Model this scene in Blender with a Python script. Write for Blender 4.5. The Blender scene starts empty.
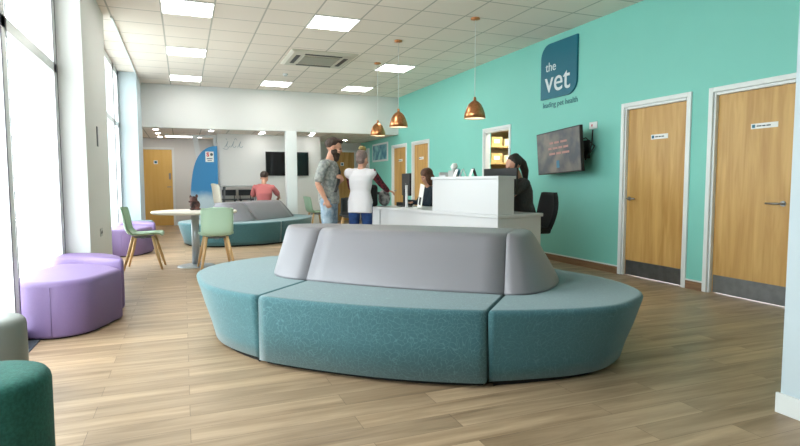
import bpy, bmesh, math, random
from mathutils import Matrix, Vector
random.seed(7)
C = bpy.context.scene.collection
PI = math.pi
V = Vector

# ------------------------------------------------------------------ materials
def mat(name, col, rough=0.6, metal=0.0, spec=0.5, noise=None, bump=0.0, bscale=200, emit=None, estr=0, sheen=0, coat=0):
    m = bpy.data.materials.new(name); m.use_nodes = True
    nt = m.node_tree; b = nt.nodes['Principled BSDF']
    b.inputs['Base Color'].default_value = (*col, 1)
    b.inputs['Roughness'].default_value = rough
    b.inputs['Metallic'].default_value = metal
    b.inputs['Specular IOR Level'].default_value = spec
    if sheen: b.inputs['Sheen Weight'].default_value = sheen
    if coat: b.inputs['Coat Weight'].default_value = coat
    if emit:
        b.inputs['Emission Color'].default_value = (*emit, 1); b.inputs['Emission Strength'].default_value = estr
    tc = nt.nodes.new('ShaderNodeTexCoord')
    if noise:   # (scale, second colour)
        n = nt.nodes.new('ShaderNodeTexNoise'); n.inputs['Scale'].default_value = noise[0]; n.inputs['Detail'].default_value = 4
        nt.links.new(tc.outputs['Object'], n.inputs['Vector'])
        r = nt.nodes.new('ShaderNodeValToRGB'); r.color_ramp.elements[0].position = .38; r.color_ramp.elements[1].position = .62
        r.color_ramp.elements[0].color = (*col, 1); r.color_ramp.elements[1].color = (*noise[1], 1)
        nt.links.new(n.outputs['Fac'], r.inputs['Fac']); nt.links.new(r.outputs['Color'], b.inputs['Base Color'])
    if bump:
        n = nt.nodes.new('ShaderNodeTexNoise'); n.inputs['Scale'].default_value = bscale; n.inputs['Detail'].default_value = 3
        nt.links.new(tc.outputs['Object'], n.inputs['Vector'])
        bp = nt.nodes.new('ShaderNodeBump'); bp.inputs['Strength'].default_value = bump; bp.inputs['Distance'].default_value = .003
        nt.links.new(n.outputs['Fac'], bp.inputs['Height']); nt.links.new(bp.outputs['Normal'], b.inputs['Normal'])
    return m

def s2l(r, g, b):
    f = lambda c: (c/255/12.92) if c/255 <= .04045 else ((c/255+.055)/1.055)**2.4
    return (f(r), f(g), f(b))

def wood(name, c1, c2, scale=(2, 2, 30), rough=.45, axis='z'):
    m = mat(name, c1, rough); nt = m.node_tree; b = nt.nodes['Principled BSDF']
    tc = nt.nodes.new('ShaderNodeTexCoord'); mp = nt.nodes.new('ShaderNodeMapping')
    mp.inputs['Scale'].default_value = scale
    n = nt.nodes.new('ShaderNodeTexNoise'); n.inputs['Scale'].default_value = 1.0; n.inputs['Detail'].default_value = 6; n.inputs['Distortion'].default_value = .6
    r = nt.nodes.new('ShaderNodeValToRGB'); r.color_ramp.elements[0].position = .3; r.color_ramp.elements[1].position = .72
    r.color_ramp.elements[0].color = (*c1, 1); r.color_ramp.elements[1].color = (*c2, 1)
    L = nt.links.new
    L(tc.outputs['Object'], mp.inputs['Vector']); L(mp.outputs['Vector'], n.inputs['Vector']); L(n.outputs['Fac'], r.inputs['Fac']); L(r.outputs['Color'], b.inputs['Base Color'])
    return m

M = {}
M['teal_wall'] = mat('teal_wall', s2l(130, 206, 193), .55, noise=(1.2, s2l(128, 204, 191)), bump=.1, bscale=90)
M['white_wall'] = mat('white_wall', s2l(216, 216, 214), .6, bump=.08, bscale=90)
M['blue_white'] = mat('blue_white', s2l(196, 210, 218), .6, bump=.06, bscale=90)
M['white_paint'] = mat('white_paint', s2l(228, 232, 232), .4)
M['gloss_white'] = mat('gloss_white', s2l(204, 205, 208), .3)
M['upvc'] = mat('upvc', s2l(235, 238, 240), .3)
M['gasket'] = mat('gasket', s2l(60, 45, 60), .6)
M['steel'] = mat('steel', s2l(150, 150, 150), .32, 1.0, bump=.05)
M['kick'] = mat('kick', s2l(128, 130, 132), .38, .85, noise=(12, s2l(118, 120, 122)))
M['alu'] = mat('alu', s2l(168, 174, 180), .3, .35)
M['chrome'] = mat('chrome', s2l(190, 192, 195), .15, 1.0)
M['black'] = mat('black', s2l(22, 23, 26), .45)
M['black_gloss'] = mat('black_gloss', s2l(12, 14, 18), .12)
M['black_fabric'] = mat('black_fabric', s2l(30, 32, 36), .85, bump=.3)
M['grey_mid'] = mat('grey_mid', s2l(120, 124, 128), .5)
M['grey_light'] = mat('grey_light', s2l(175, 178, 178), .5)
M['door_wood'] = wood('door_wood', s2l(182, 136, 70), s2l(212, 170, 104), (14, 14, 1.2), .42)
M['door_wood_y'] = wood('door_wood_y', s2l(214, 170, 88), s2l(222, 182, 104), (12, 12, 1.0), .42)
M['beech'] = wood('beech', s2l(200, 158, 108), s2l(222, 184, 134), (30, 30, 4), .4)
M['skirting'] = wood('skirting', s2l(122, 92, 66), s2l(156, 122, 90), (3, 3, 40), .45)
M['purple'] = mat('purple', s2l(128, 106, 152), .55, bump=.15, bscale=400, noise=(300, s2l(133, 111, 158)))
M['grey_vinyl'] = mat('grey_vinyl', s2l(130, 128, 134), .42, bump=.05, bscale=500)
M['grey_vinyl_dark'] = mat('grey_vinyl_dark', s2l(122, 126, 122), .5, bump=.05, bscale=500)
M['green_fabric'] = mat('green_fabric', s2l(24, 84, 76), .85, bump=.5, bscale=300, noise=(90, s2l(34, 98, 88)))
M['mint'] = mat('mint', s2l(192, 224, 200), .4)
M['sage'] = mat('sage', s2l(146, 174, 148), .4)
M['cream'] = mat('cream', s2l(222, 216, 200), .5)
M['plinth'] = mat('plinth', s2l(14, 16, 16), .8)
M['copper'] = mat('copper', s2l(222, 158, 112), .28, 1.0, noise=(40, s2l(204, 138, 92)))
M['lamp_inner'] = mat('lamp_inner', s2l(250, 240, 225), .5)
M['bulb'] = mat('bulb', (1, .9, .75), .5, emit=(1, .86, .66), estr=14)
M['panel_light'] = mat('panel_light', (1, 1, 1), .5, emit=(1, .97, .93), estr=13)
M['down_light'] = mat('down_light', (1, 1, 1), .5, emit=(1, .97, .93), estr=100)
M['strip_light'] = mat('strip_light', (1, 1, 1), .5, emit=(1, .97, .92), estr=9)
M['paper'] = mat('paper', s2l(240, 240, 238), .6)
M['ink'] = mat('ink', s2l(50, 70, 80), .6)
M['sign_teal'] = mat('sign_teal', s2l(8, 104, 126), .4)
M['sign_text'] = mat('sign_text', s2l(214, 224, 228), .5)
M['tag_text'] = mat('tag_text', s2l(52, 110, 120), .5)
M['red'] = mat('red', s2l(205, 40, 60), .5)
M['ac_white'] = mat('ac_white', s2l(206, 202, 190), .5)
M['ac_grille'] = mat('ac_grille', s2l(160, 158, 145), .6)
M['table_top'] = mat('table_top', s2l(226, 220, 208), .35)
M['denim_light'] = mat('denim_light', s2l(126, 152, 176), .85, noise=(14, s2l(172, 192, 208)), bump=.3)
M['denim_dark'] = mat('denim_dark', s2l(22, 52, 104), .85, noise=(20, s2l(30, 66, 122)), bump=.3)
M['camo'] = mat('camo', s2l(122, 127, 128), .9, noise=(22, s2l(174, 176, 172)), bump=.3)
M['white_cloth'] = mat('white_cloth', s2l(226, 224, 230), .9, bump=.3, bscale=60)
M['pink_cloth'] = mat('pink_cloth', s2l(196, 112, 112), .9, bump=.3, bscale=60)
M['dark_cloth'] = mat('dark_cloth', s2l(62, 62, 66), .9, noise=(60, s2l(76, 74, 76)), bump=.3)
M['navy_cloth'] = mat('navy_cloth', s2l(38, 48, 60), .9, bump=.3)
M['khaki'] = mat('khaki', s2l(60, 62, 66), .9)
M['skin'] = mat('skin', s2l(208, 158, 134), .55, noise=(18, s2l(200, 146, 122)))
M['lips'] = mat('lips', s2l(176, 100, 94), .5)
M['eye'] = mat('eye', s2l(60, 45, 40), .2)
M['hair_dark'] = mat('hair_dark', s2l(46, 32, 26), .6, noise=(120, s2l(66, 46, 34)), bump=.8, bscale=150)
M['hair_brown'] = mat('hair_brown', s2l(74, 44, 30), .55, noise=(60, s2l(104, 64, 42)), bump=.8, bscale=120)
M['hair_black'] = mat('hair_black', s2l(34, 28, 26), .55, noise=(60, s2l(52, 42, 36)), bump=.8, bscale=120)
M['hair_ash'] = mat('hair_ash', s2l(100, 84, 80), .6, noise=(60, s2l(136, 116, 110)), bump=.8, bscale=120)
M['hair_blond'] = mat('hair_blond', s2l(104, 86, 52), .6, noise=(60, s2l(160, 142, 84)), bump=.8, bscale=120)
M['shoe'] = mat('shoe', s2l(40, 38, 38), .6)
M['bag_grey'] = mat('bag_grey', s2l(84, 84, 88), .9, noise=(14, s2l(176, 174, 174)), bump=.8, bscale=90)
M['card_box'] = mat('card_box', s2l(206, 178, 112), .8, noise=(9, s2l(190, 160, 96)))
M['box_white'] = mat('box_white', s2l(214, 200, 160), .8)
M['shelf_wood'] = wood('shelf_wood', s2l(190, 158, 96), s2l(206, 174, 112), (3, 3, 30))
M['store_wall'] = mat('store_wall', s2l(150, 132, 96), .8)
M['leaf'] = mat('leaf', s2l(70, 104, 62), .8, noise=(8, s2l(110, 146, 92)))
M['paving'] = mat('paving', s2l(200, 200, 196), .8, noise=(3, s2l(214, 214, 210)))
M['mat_dark'] = mat('mat_dark', s2l(66, 72, 82), .8, bump=.4)

# plaid sleeve
def plaid():
    m = mat('plaid', s2l(104, 34, 44), .9); nt = m.node_tree; b = nt.nodes['Principled BSDF']; L = nt.links.new
    tc = nt.nodes.new('ShaderNodeTexCoord'); ck = nt.nodes.new('ShaderNodeTexChecker'); ck.inputs['Scale'].default_value = 22
    ck.inputs['Color1'].default_value = (*s2l(118, 36, 50), 1); ck.inputs['Color2'].default_value = (*s2l(58, 26, 36), 1)
    L(tc.outputs['Object'], ck.inputs['Vector']); L(ck.outputs['Color'], b.inputs['Base Color']); return m
M['plaid'] = plaid()

# seat fabric: weave, with a fine leaf-vein line pattern on the middle modules
def seat_fabric(name, base, line, amount):
    m = mat(name, base, .8, sheen=.35); nt = m.node_tree; b = nt.nodes['Principled BSDF']; L = nt.links.new
    tc = nt.nodes.new('ShaderNodeTexCoord')
    ns = nt.nodes.new('ShaderNodeTexNoise'); ns.inputs['Scale'].default_value = 5; L(tc.outputs['Object'], ns.inputs['Vector'])
    add = nt.nodes.new('ShaderNodeVectorMath'); add.operation = 'MULTIPLY_ADD'
    L(ns.outputs['Color'], add.inputs[0]); add.inputs[1].default_value = (.25, .25, .25); L(tc.outputs['Object'], add.inputs[2])
    vo = nt.nodes.new('ShaderNodeTexVoronoi'); vo.feature = 'DISTANCE_TO_EDGE'; vo.inputs['Scale'].default_value = 38
    L(add.outputs[0], vo.inputs['Vector'])
    r = nt.nodes.new('ShaderNodeValToRGB'); r.color_ramp.elements[0].position = .015; r.color_ramp.elements[1].position = .06
    r.color_ramp.elements[0].color = (amount,)*3+(1,); r.color_ramp.elements[1].color = (0, 0, 0, 1)
    L(vo.outputs['Distance'], r.inputs['Fac'])
    n2 = nt.nodes.new('ShaderNodeTexNoise'); n2.inputs['Scale'].default_value = 60; n2.inputs['Detail'].default_value = 5; L(tc.outputs['Object'], n2.inputs['Vector'])
    mx0 = nt.nodes.new('ShaderNodeMix'); mx0.data_type = 'RGBA'
    mx0.inputs[6].default_value = (*[c*.86 for c in base], 1); mx0.inputs[7].default_value = (*[c*1.14 for c in base], 1); L(n2.outputs['Fac'], mx0.inputs[0])
    mx = nt.nodes.new('ShaderNodeMix'); mx.data_type = 'RGBA'; L(r.outputs['Color'], mx.inputs[0]); L(mx0.outputs[2], mx.inputs[6]); mx.inputs[7].default_value = (*line, 1)
    L(mx.outputs[2], b.inputs['Base Color'])
    bp = nt.nodes.new('ShaderNodeBump'); bp.inputs['Strength'].default_value = .25; bp.inputs['Distance'].default_value = .002
    L(n2.outputs['Fac'], bp.inputs['Height']); L(bp.outputs['Normal'], b.inputs['Normal'])
    return m
M['seat_pattern'] = seat_fabric('seat_pattern', s2l(52, 98, 106), s2l(104, 152, 158), .36)
M['seat_plain'] = seat_fabric('seat_plain', s2l(53, 102, 110), s2l(104, 152, 158), .25)

# wood-look vinyl planks running along x
def plank_floor():
    m = mat('plank_floor', s2l(176, 152, 124), .42); nt = m.node_tree; b = nt.nodes['Principled BSDF']; L = nt.links.new
    tc = nt.nodes.new('ShaderNodeTexCoord')
    br = nt.nodes.new('ShaderNodeTexBrick'); br.inputs['Scale'].default_value = 1; br.inputs['Brick Width'].default_value = 1.2; br.inputs['Row Height'].default_value = .15
    br.inputs['Mortar Size'].default_value = .0012; br.inputs['Mortar Smooth'].default_value = .2; br.offset = .37; br.offset_frequency = 2
    br.inputs['Color1'].default_value = (0, 0, 0, 1); br.inputs['Color2'].default_value = (1, 1, 1, 1); br.inputs['Mortar'].default_value = (.5, .5, .5, 1)
    L(tc.outputs['Object'], br.inputs['Vector'])
    mp = nt.nodes.new('ShaderNodeMapping'); mp.inputs['Scale'].default_value = (1.1, 13, 1); L(tc.outputs['Object'], mp.inputs['Vector'])
    off = nt.nodes.new('ShaderNodeVectorMath'); off.operation = 'MULTIPLY_ADD'; L(br.outputs['Color'], off.inputs[0]); off.inputs[1].default_value = (30, 30, 30); L(mp.outputs['Vector'], off.inputs[2])
    n = nt.nodes.new('ShaderNodeTexNoise'); n.inputs['Scale'].default_value = 1.0; n.inputs['Detail'].default_value = 7; n.inputs['Roughness'].default_value = .62; n.inputs['Distortion'].default_value = .4
    L(off.outputs[0], n.inputs['Vector'])
    r = nt.nodes.new('ShaderNodeValToRGB'); r.color_ramp.elements[0].position = .3; r.color_ramp.elements[1].position = .68
    r.color_ramp.elements[0].color = (*s2l(134, 110, 84), 1); r.color_ramp.elements[1].color = (*s2l(188, 162, 132), 1)
    L(n.outputs['Fac'], r.inputs['Fac'])
    hs = nt.nodes.new('ShaderNodeHueSaturation')
    mr = nt.nodes.new('ShaderNodeMapRange'); mr.inputs['To Min'].default_value = .82; mr.inputs['To Max'].default_value = 1.12
    L(br.outputs['Color'], mr.inputs['Value']); L(mr.outputs['Result'], hs.inputs['Value']); L(r.outputs['Color'], hs.inputs['Color'])
    mx = nt.nodes.new('ShaderNodeMix'); mx.data_type = 'RGBA'; L(br.outputs['Fac'], mx.inputs[0]); L(hs.outputs['Color'], mx.inputs[6]); mx.inputs[7].default_value = (*s2l(96, 76, 58), 1)
    L(mx.outputs[2], b.inputs['Base Color'])
    bp = nt.nodes.new('ShaderNodeBump'); bp.inputs['Strength'].default_value = .12; bp.inputs['Distance'].default_value = .002
    L(n.outputs['Fac'], bp.inputs['Height']); L(bp.outputs['Normal'], b.inputs['Normal'])
    return m
M['floor'] = plank_floor()

# suspended ceiling: 600 mm tiles in an exposed grid
def tile_ceiling(name, tile, line):
    m = mat(name, tile, .85); nt = m.node_tree; b = nt.nodes['Principled BSDF']; L = nt.links.new
    tc = nt.nodes.new('ShaderNodeTexCoord')
    mp = nt.nodes.new('ShaderNodeMapping'); mp.inputs['Location'].default_value = (.189+12, -7.6234+12+.012-.0, 0); L(tc.outputs['Object'], mp.inputs['Vector'])
    br = nt.nodes.new('ShaderNodeTexBrick'); br.inputs['Scale'].default_value = 1; br.inputs['Brick Width'].default_value = .6; br.inputs['Row Height'].default_value = .6
    br.inputs['Mortar Size'].default_value = .011; br.inputs['Mortar Smooth'].default_value = .1; br.offset = 0; br.offset_frequency = 1
    L(mp.outputs['Vector'], br.inputs['Vector'])
    br.inputs['Color1'].default_value = (*tile, 1); br.inputs['Color2'].default_value = (*[c*.96 for c in tile], 1); br.inputs['Mortar'].default_value = (*line, 1)
    L(br.outputs['Color'], b.inputs['Base Color'])
    n = nt.nodes.new('ShaderNodeTexNoise'); n.inputs['Scale'].default_value = 120; L(tc.outputs['Object'], n.inputs['Vector'])
    ad = nt.nodes.new('ShaderNodeMath'); ad.operation = 'MULTIPLY_ADD'; L(br.outputs['Fac'], ad.inputs[0]); ad.inputs[1].default_value = -4; L(n.outputs['Fac'], ad.inputs[2])
    bp = nt.nodes.new('ShaderNodeBump'); bp.inputs['Strength'].default_value = .25; bp.inputs['Distance'].default_value = .003
    L(ad.outputs[0], bp.inputs['Height']); L(bp.outputs['Normal'], b.inputs['Normal'])
    return m
M['ceiling'] = tile_ceiling('ceiling', s2l(242, 232, 222), s2l(188, 182, 172))

# blue graphic that fades to a cloudy white towards its foot (printed artwork)
def graphic():
    m = mat('graphic', s2l(60, 140, 200), .4); nt = m.node_tree; b = nt.nodes['Principled BSDF']; L = nt.links.new
    tc = nt.nodes.new('ShaderNodeTexCoord'); sp = nt.nodes.new('ShaderNodeSeparateXYZ'); L(tc.outputs['Object'], sp.inputs[0])
    n = nt.nodes.new('ShaderNodeTexNoise'); n.inputs['Scale'].default_value = 4; L(tc.outputs['Object'], n.inputs['Vector'])
    ad = nt.nodes.new('ShaderNodeMath'); ad.operation = 'MULTIPLY_ADD'; L(n.outputs['Fac'], ad.inputs[0]); ad.inputs[1].default_value = .2; L(sp.outputs['Z'], ad.inputs[2])
    r = nt.nodes.new('ShaderNodeValToRGB'); e = r.color_ramp.elements
    e[0].position = .55; e[0].color = (*s2l(200, 222, 234), 1); e[1].position = 1.0; e[1].color = (*s2l(190, 216, 232), 1)
    x = e.new(.62) if False else None
    mr = nt.nodes.new('ShaderNodeMapRange'); mr.inputs['From Min'].default_value = .86; mr.inputs['From Max'].default_value = 1.08
    L(ad.outputs[0], mr.inputs['Value'])
    e[0].position = 0; e[1].position = 1; e[1].color = (*s2l(56, 140, 198), 1)
    L(mr.outputs['Result'], r.inputs['Fac']); L(r.outputs['Color'], b.inputs['Base Color']); return m
M['graphic'] = graphic()

def art():
    m = mat('art', s2l(60, 150, 170), .4); nt = m.node_tree; b = nt.nodes['Principled BSDF']; L = nt.links.new
    tc = nt.nodes.new('ShaderNodeTexCoord'); n = nt.nodes.new('ShaderNodeTexNoise'); n.inputs['Scale'].default_value = 5; n.inputs['Detail'].default_value = 3
    L(tc.outputs['Object'], n.inputs['Vector']); r = nt.nodes.new('ShaderNodeValToRGB'); e = r.color_ramp.elements
    e[0].position = .35; e[0].color = (*s2l(40, 120, 150), 1); e[1].position = .65; e[1].color = (*s2l(150, 208, 208), 1)
    L(n.outputs['Fac'], r.inputs['Fac']); L(r.outputs['Color'], b.inputs['Base Color']); return m
M['art'] = art()

def screen_mat():
    m = mat('screen_slide', s2l(110, 116, 122), .18, emit=s2l(120, 124, 130), estr=.12); nt = m.node_tree; b = nt.nodes['Principled BSDF']; L = nt.links.new
    tc = nt.nodes.new('ShaderNodeTexCoord'); n = nt.nodes.new('ShaderNodeTexNoise'); n.inputs['Scale'].default_value = 5
    L(tc.outputs['Object'], n.inputs['Vector']); r = nt.nodes.new('ShaderNodeValToRGB'); e = r.color_ramp.elements
    e[0].position = .35; e[0].color = (*s2l(88, 92, 96), 1); e[1].position = .65; e[1].color = (*s2l(132, 126, 120), 1)
    L(n.outputs['Fac'], r.inputs['Fac']); L(r.outputs['Color'], b.inputs['Base Color']); L(r.outputs['Color'], b.inputs['Emission Color']); return m
M['screen_slide'] = screen_mat()

def glass_mat():
    m = bpy.data.materials.new('glass'); m.use_nodes = True; nt = m.node_tree; nt.nodes.clear(); L = nt.links.new
    o = nt.nodes.new('ShaderNodeOutputMaterial'); t = nt.nodes.new('ShaderNodeBsdfTransparent'); g = nt.nodes.new('ShaderNodeBsdfGlossy'); g.inputs['Roughness'].default_value = .02
    t.inputs['Color'].default_value = (.95, .98, .97, 1)
    mx = nt.nodes.new('ShaderNodeMixShader'); mx.inputs[0].default_value = .06
    L(t.outputs[0], mx.inputs[1]); L(g.outputs[0], mx.inputs[2]); L(mx.outputs[0], o.inputs['Surface']); return m
M['glass'] = glass_mat()

# ------------------------------------------------------------------ mesh helper
class G:
    def __init__(s): s.bm = bmesh.new()
    def box(s, c, d, R=None):
        R = R or Matrix.Identity(3); vs = []
        for x in (-.5, .5):
            for y in (-.5, .5):
                for z in (-.5, .5): vs.append(s.bm.verts.new(V(c) + R @ V((x*d[0], y*d[1], z*d[2]))))
        for f in ((0,1,3,2),(4,6,7,5),(0,4,5,1),(2,3,7,6),(0,2,6,4),(1,5,7,3)): s.bm.faces.new([vs[i] for i in f])
        return s
    def span(s, a, b):
        return s.box([(a[i]+b[i])/2 for i in range(3)], [abs(b[i]-a[i]) for i in range(3)])
    def loft(s, rings, cap=True, smooth=True, closed=True):
        rv = [[s.bm.verts.new(V(p)) for p in r] for r in rings]; n = len(rings[0])
        for a, b in zip(rv, rv[1:]):
            for i in range(n if closed else n-1):
                try:
                    f = s.bm.faces.new((a[i], a[(i+1) % n], b[(i+1) % n], b[i])); f.smooth = smooth
                except ValueError: pass
        if cap:
            s.bm.faces.new(list(reversed(rv[0]))); s.bm.faces.new(rv[-1])
        return s
    def tube(s, pts, rad, n=12, cap=True, flat=(1, 1)):
        pts = [V(p) for p in pts]; rad = rad if isinstance(rad, (list, tuple)) else [rad]*len(pts)
        rings = []; prev = None
        for i, p in enumerate(pts):
            t = (pts[min(i+1, len(pts)-1)] - pts[max(i-1, 0)]).normalized()
            if prev is None:
                a = V((1, 0, 0)) if abs(t.x) < .8 else V((0, 1, 0)); u = (a - t*a.dot(t)).normalized()
            else: u = (prev - t*prev.dot(t)).normalized()
            prev = u; w = t.cross(u)
            rings.append([p + (u*math.cos(k*2*PI/n)*flat[0] + w*math.sin(k*2*PI/n)*flat[1])*rad[i] for k in range(n)])
        return s.loft(rings, cap)
    def lathe(s, prof, c=(0, 0, 0), n=32, cap=True):
        return s.loft([[V(c)+V((r*math.cos(k*2*PI/n), r*math.sin(k*2*PI/n), z)) for k in range(n)] for r, z in prof], cap)
    def prism(s, poly, fn, d0, d1):
        """poly in 2D, fn(a, b, d) -> 3D"""
        return s.loft([[fn(a, b, d0) for a, b in poly], [fn(a, b, d1) for a, b in poly]], True, False)
    def ell(s, c, r, R=None, n=16, m=10):
        R = R or Matrix.Identity(3); c = V(c); rings = []
        for j in range(1, m):
            t = PI*j/m; rings.append([c + R @ V((r[0]*math.sin(t)*math.cos(k*2*PI/n), r[1]*math.sin(t)*math.sin(k*2*PI/n), -r[2]*math.cos(t))) for k in range(n)])
        rv = [[s.bm.verts.new(p) for p in q] for q in rings]
        a = s.bm.verts.new(c + R @ V((0, 0, -r[2]))); b = s.bm.verts.new(c + R @ V((0, 0, r[2])))
        for q, w in zip(rv, rv[1:]):
            for i in range(n): s.bm.faces.new((q[i], q[(i+1) % n], w[(i+1) % n], w[i])).smooth = True
        for i in range(n):
            s.bm.faces.new((a, rv[0][(i+1) % n], rv[0][i])).smooth = True; s.bm.faces.new((b, rv[-1][i], rv[-1][(i+1) % n])).smooth = True
        return s
    def limb(s, pts, rad, n=14, fl=(1, 1)):
        """tube with round ends, for the voxel-joined figures"""
        s.tube(pts, rad, n, True, fl); s.ell(pts[0], (rad[0]*min(fl),)*3, n=12, m=8); s.ell(pts[-1], (rad[-1]*min(fl),)*3, n=12, m=8); return s
    def build(s, name, m, parent=None, bevel=0, voxel=0, smooth=False, label=None, seg=2):
        bmesh.ops.recalc_face_normals(s.bm, faces=s.bm.faces)
        me = bpy.data.meshes.new(name); 
        if smooth:
            for f in s.bm.faces: f.smooth = True
        s.bm.to_mesh(me); s.bm.free()
        o = bpy.data.objects.new(name, me); C.objects.link(o)
        me.materials.append(M[m] if isinstance(m, str) else m)
        if voxel:
            r = o.modifiers.new('r', 'REMESH'); r.mode = 'VOXEL'; r.voxel_size = voxel; r.use_smooth_shade = True
            k = o.modifiers.new('s', 'SMOOTH'); k.factor = .5; k.iterations = 4
            dg = bpy.context.evaluated_depsgraph_get(); dg.update()
            nm = bpy.data.meshes.new_from_object(o.evaluated_get(dg)); o.modifiers.clear(); o.data = nm
            if not nm.materials: nm.materials.append(M[m])
            for p in nm.polygons: p.use_smooth = True
        if bevel:
            b = o.modifiers.new('b', 'BEVEL'); b.width = bevel; b.segments = seg; b.limit_method = 'ANGLE'; b.angle_limit = math.radians(40)
        if parent: o.parent = parent
        if label: o['label'] = label
        return o

def tag(o, label, cat, group=None, kind=None):
    if label: o['label'] = label
    if cat: o['category'] = cat
    if group: o['group'] = group
    if kind: o['kind'] = kind
    return o
def thing(name, label, cat, loc=(0, 0, 0), rz=0, group=None):
    o = bpy.data.objects.new(name, None); o.empty_display_size = .1; C.objects.link(o); o.location = loc; o.rotation_euler = (0, 0, rz)
    return tag(o, label, cat, group)
def struct(o, label=None):
    o['kind'] = 'structure'
    if label: o['label'] = label
    return o
def sroot(name, loc=(0, 0, 0), label=None):
    o = bpy.data.objects.new(name, None); C.objects.link(o); o.location = loc; return struct(o, label)
def dup(root, loc, rz, label, group=None):
    def cp(o, p):
        c = o.copy(); C.objects.link(c); c.parent = p
        for ch in o.children: cp(ch, c)
        return c
    r = root.copy(); C.objects.link(r); r.location = loc; r.rotation_euler = (0, 0, rz); r['label'] = label
    if group: r['group'] = group
    for ch in root.children: cp(ch, r)
    return r
def text_obj(name, txt, size, mtx, m, parent=None, depth=.004, align='CENTER', bold=0, sx=1):
    cu = bpy.data.curves.new(name, 'FONT'); cu.body = txt; cu.size = size; cu.extrude = depth/2; cu.align_x = align; cu.offset = bold
    o = bpy.data.objects.new(name, cu); C.objects.link(o)
    dg = bpy.context.evaluated_depsgraph_get(); dg.update()
    me = bpy.data.meshes.new_from_object(o.evaluated_get(dg)); C.objects.unlink(o); bpy.data.objects.remove(o)
    me.transform(Matrix.Diagonal((sx, 1, 1, 1))); me.transform(mtx)
    me.materials.clear(); me.materials.append(M[m])
    o = bpy.data.objects.new(name, me); C.objects.link(o)
    if parent: o.parent = parent
    return o
def rotz(a): return Matrix.Rotation(a, 3, 'Z')
def catmull(pts, k=6, closed=True):
    n = len(pts); out = []
    rng = range(n) if closed else range(n-1)
    for i in rng:
        g = lambda j: V(pts[j % n]) if closed else V(pts[max(0, min(n-1, j))])
        a, b, c, d = g(i-1), g(i), g(i+1), g(i+2)
        for q in range(k):
            t = q/k; out.append(.5*((2*b)+(c-a)*t+(2*a-5*b+4*c-d)*t*t+(3*b-a-3*c+d)*t**3))
    if not closed: out.append(V(pts[-1]))
    return out

# ------------------------------------------------------------------ camera
f, yaw, pitch, roll = 551.93, .3734, .0729, -.0022
cy, sy, cp_, sp = math.cos(yaw), math.sin(yaw), math.cos(pitch), math.sin(pitch)
Fw = V((sy*cp_, cy*cp_, -sp)); r0 = V((cy, -sy, 0)); u0 = r0.cross(Fw)
Rr = r0*math.cos(roll)+u0*math.sin(roll); Uu = -r0*math.sin(roll)+u0*math.cos(roll)
cam = bpy.data.cameras.new('camera'); cam.sensor_width = 36; cam.lens = f/800*36; cam.clip_start = .05; cam.clip_end = 200
co = bpy.data.objects.new('camera', cam); C.objects.link(co)
mw = Matrix((Rr, Uu, -Fw)).transposed().to_4x4(); mw.translation = (0, 0, 1.15); co.matrix_world = mw
bpy.context.scene.camera = co

# ------------------------------------------------------------------ room shell
H = 3.268; TX = 5.07; BY = 13.03; LOW = 2.35; LX = -1.12; FY = -2.6; BACK = 16.2
struct(G().span((-1.4, FY-.2, -.1), (7.2, BACK+.2, 0)).build('floor', 'floor'))
struct(G().span((-1.4, FY-.2, H), (TX+.15, BY+.12, H+.08)).build('ceiling', 'ceiling'))
struct(G().span((-1.4, BY+.12, LOW), (TX+.15, BACK+.2, LOW+.08)).build('ceiling_low', 'ceiling'))
struct(G().span((-1.4, BY, LOW-.002), (TX, BY+.12, H)).build('wall_bulkhead', 'white_wall'), 'pale bulkhead wall above the low ceiling')
struct(G().span((2.25, BY-.1, 0), (2.49, BY+.14, LOW)).build('trim_column', 'white_paint', bevel=.006), 'square white column under the bulkhead')
# teal wall with openings (y0, y1) up to z 2.1
TOP = 2.06
openings = [(3.31, 4.145), (4.455, 5.365), (7.95, 8.76), (11.2, 12.1), (12.52, 13.45)]
g = G(); y = 1.0
for a, b in openings:
    g.span((TX, y, 0), (TX+.13, a, H)); g.span((TX, a, TOP), (TX+.13, b, H)); y = b
g.span((TX, y, 0), (TX+.13, BACK+.2, H))
struct(g.build('wall_right', 'teal_wall'), 'long turquoise wall with the doors')
struct(G().span((-1.4, BACK, 0), (TX+.13, BACK+.15, LOW)).build('wall_back', 'white_wall'))
struct(G().span((.8, 14.2, 0), (3.35, BACK, LOW)).build('wall_television', 'white_wall'), 'white wall block behind the far black screen')
struct(G().span((-1.4, FY-.15, 0), (2.9, FY, H)).build('wall_front', 'white_wall'))
g = G(); g.span((2.75, FY, 0), (2.9, 1.81, H)); struct(g.build('wall_near', 'blue_white'), 'pale wall end close by, past the turquoise wall')
struct(G().span((2.735, FY, 0), (2.75, 1.825, .1)).build('baseboard_near', 'white_paint'))
struct(G().span((2.9, 1.0, 0), (TX+.13, 1.15, H)).build('wall_side', 'white_wall'))
# left: two pilasters, windows between
struct(G().span((-1.4, 6.25, 0), (-.88, 8.0, H)).build('wall_pilaster', 'white_wall', bevel=.004), 'wide pale pier between the windows')
struct(G().span((-1.4, 11.85, 0), (-.78, BY+.12, H)).build('wall_pier', 'blue_white', bevel=.004), 'pale pier at the end of the windows')
struct(G().span((-1.4, BY+.12, 0), (-1.12, BACK, LOW)).build('wall_left', 'white_wall'))
struct(G().span((-1.4, FY, 0), (LX+.02, 1.3, H)).build('wall_corner', 'white_wall'))
struct(G().span((-1.09, 1.3, .0), (-1.01, 6.25, .006)).build('trim_floor_strip', 'mat_dark'), 'dark strip let into the floor along the windows')

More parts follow.
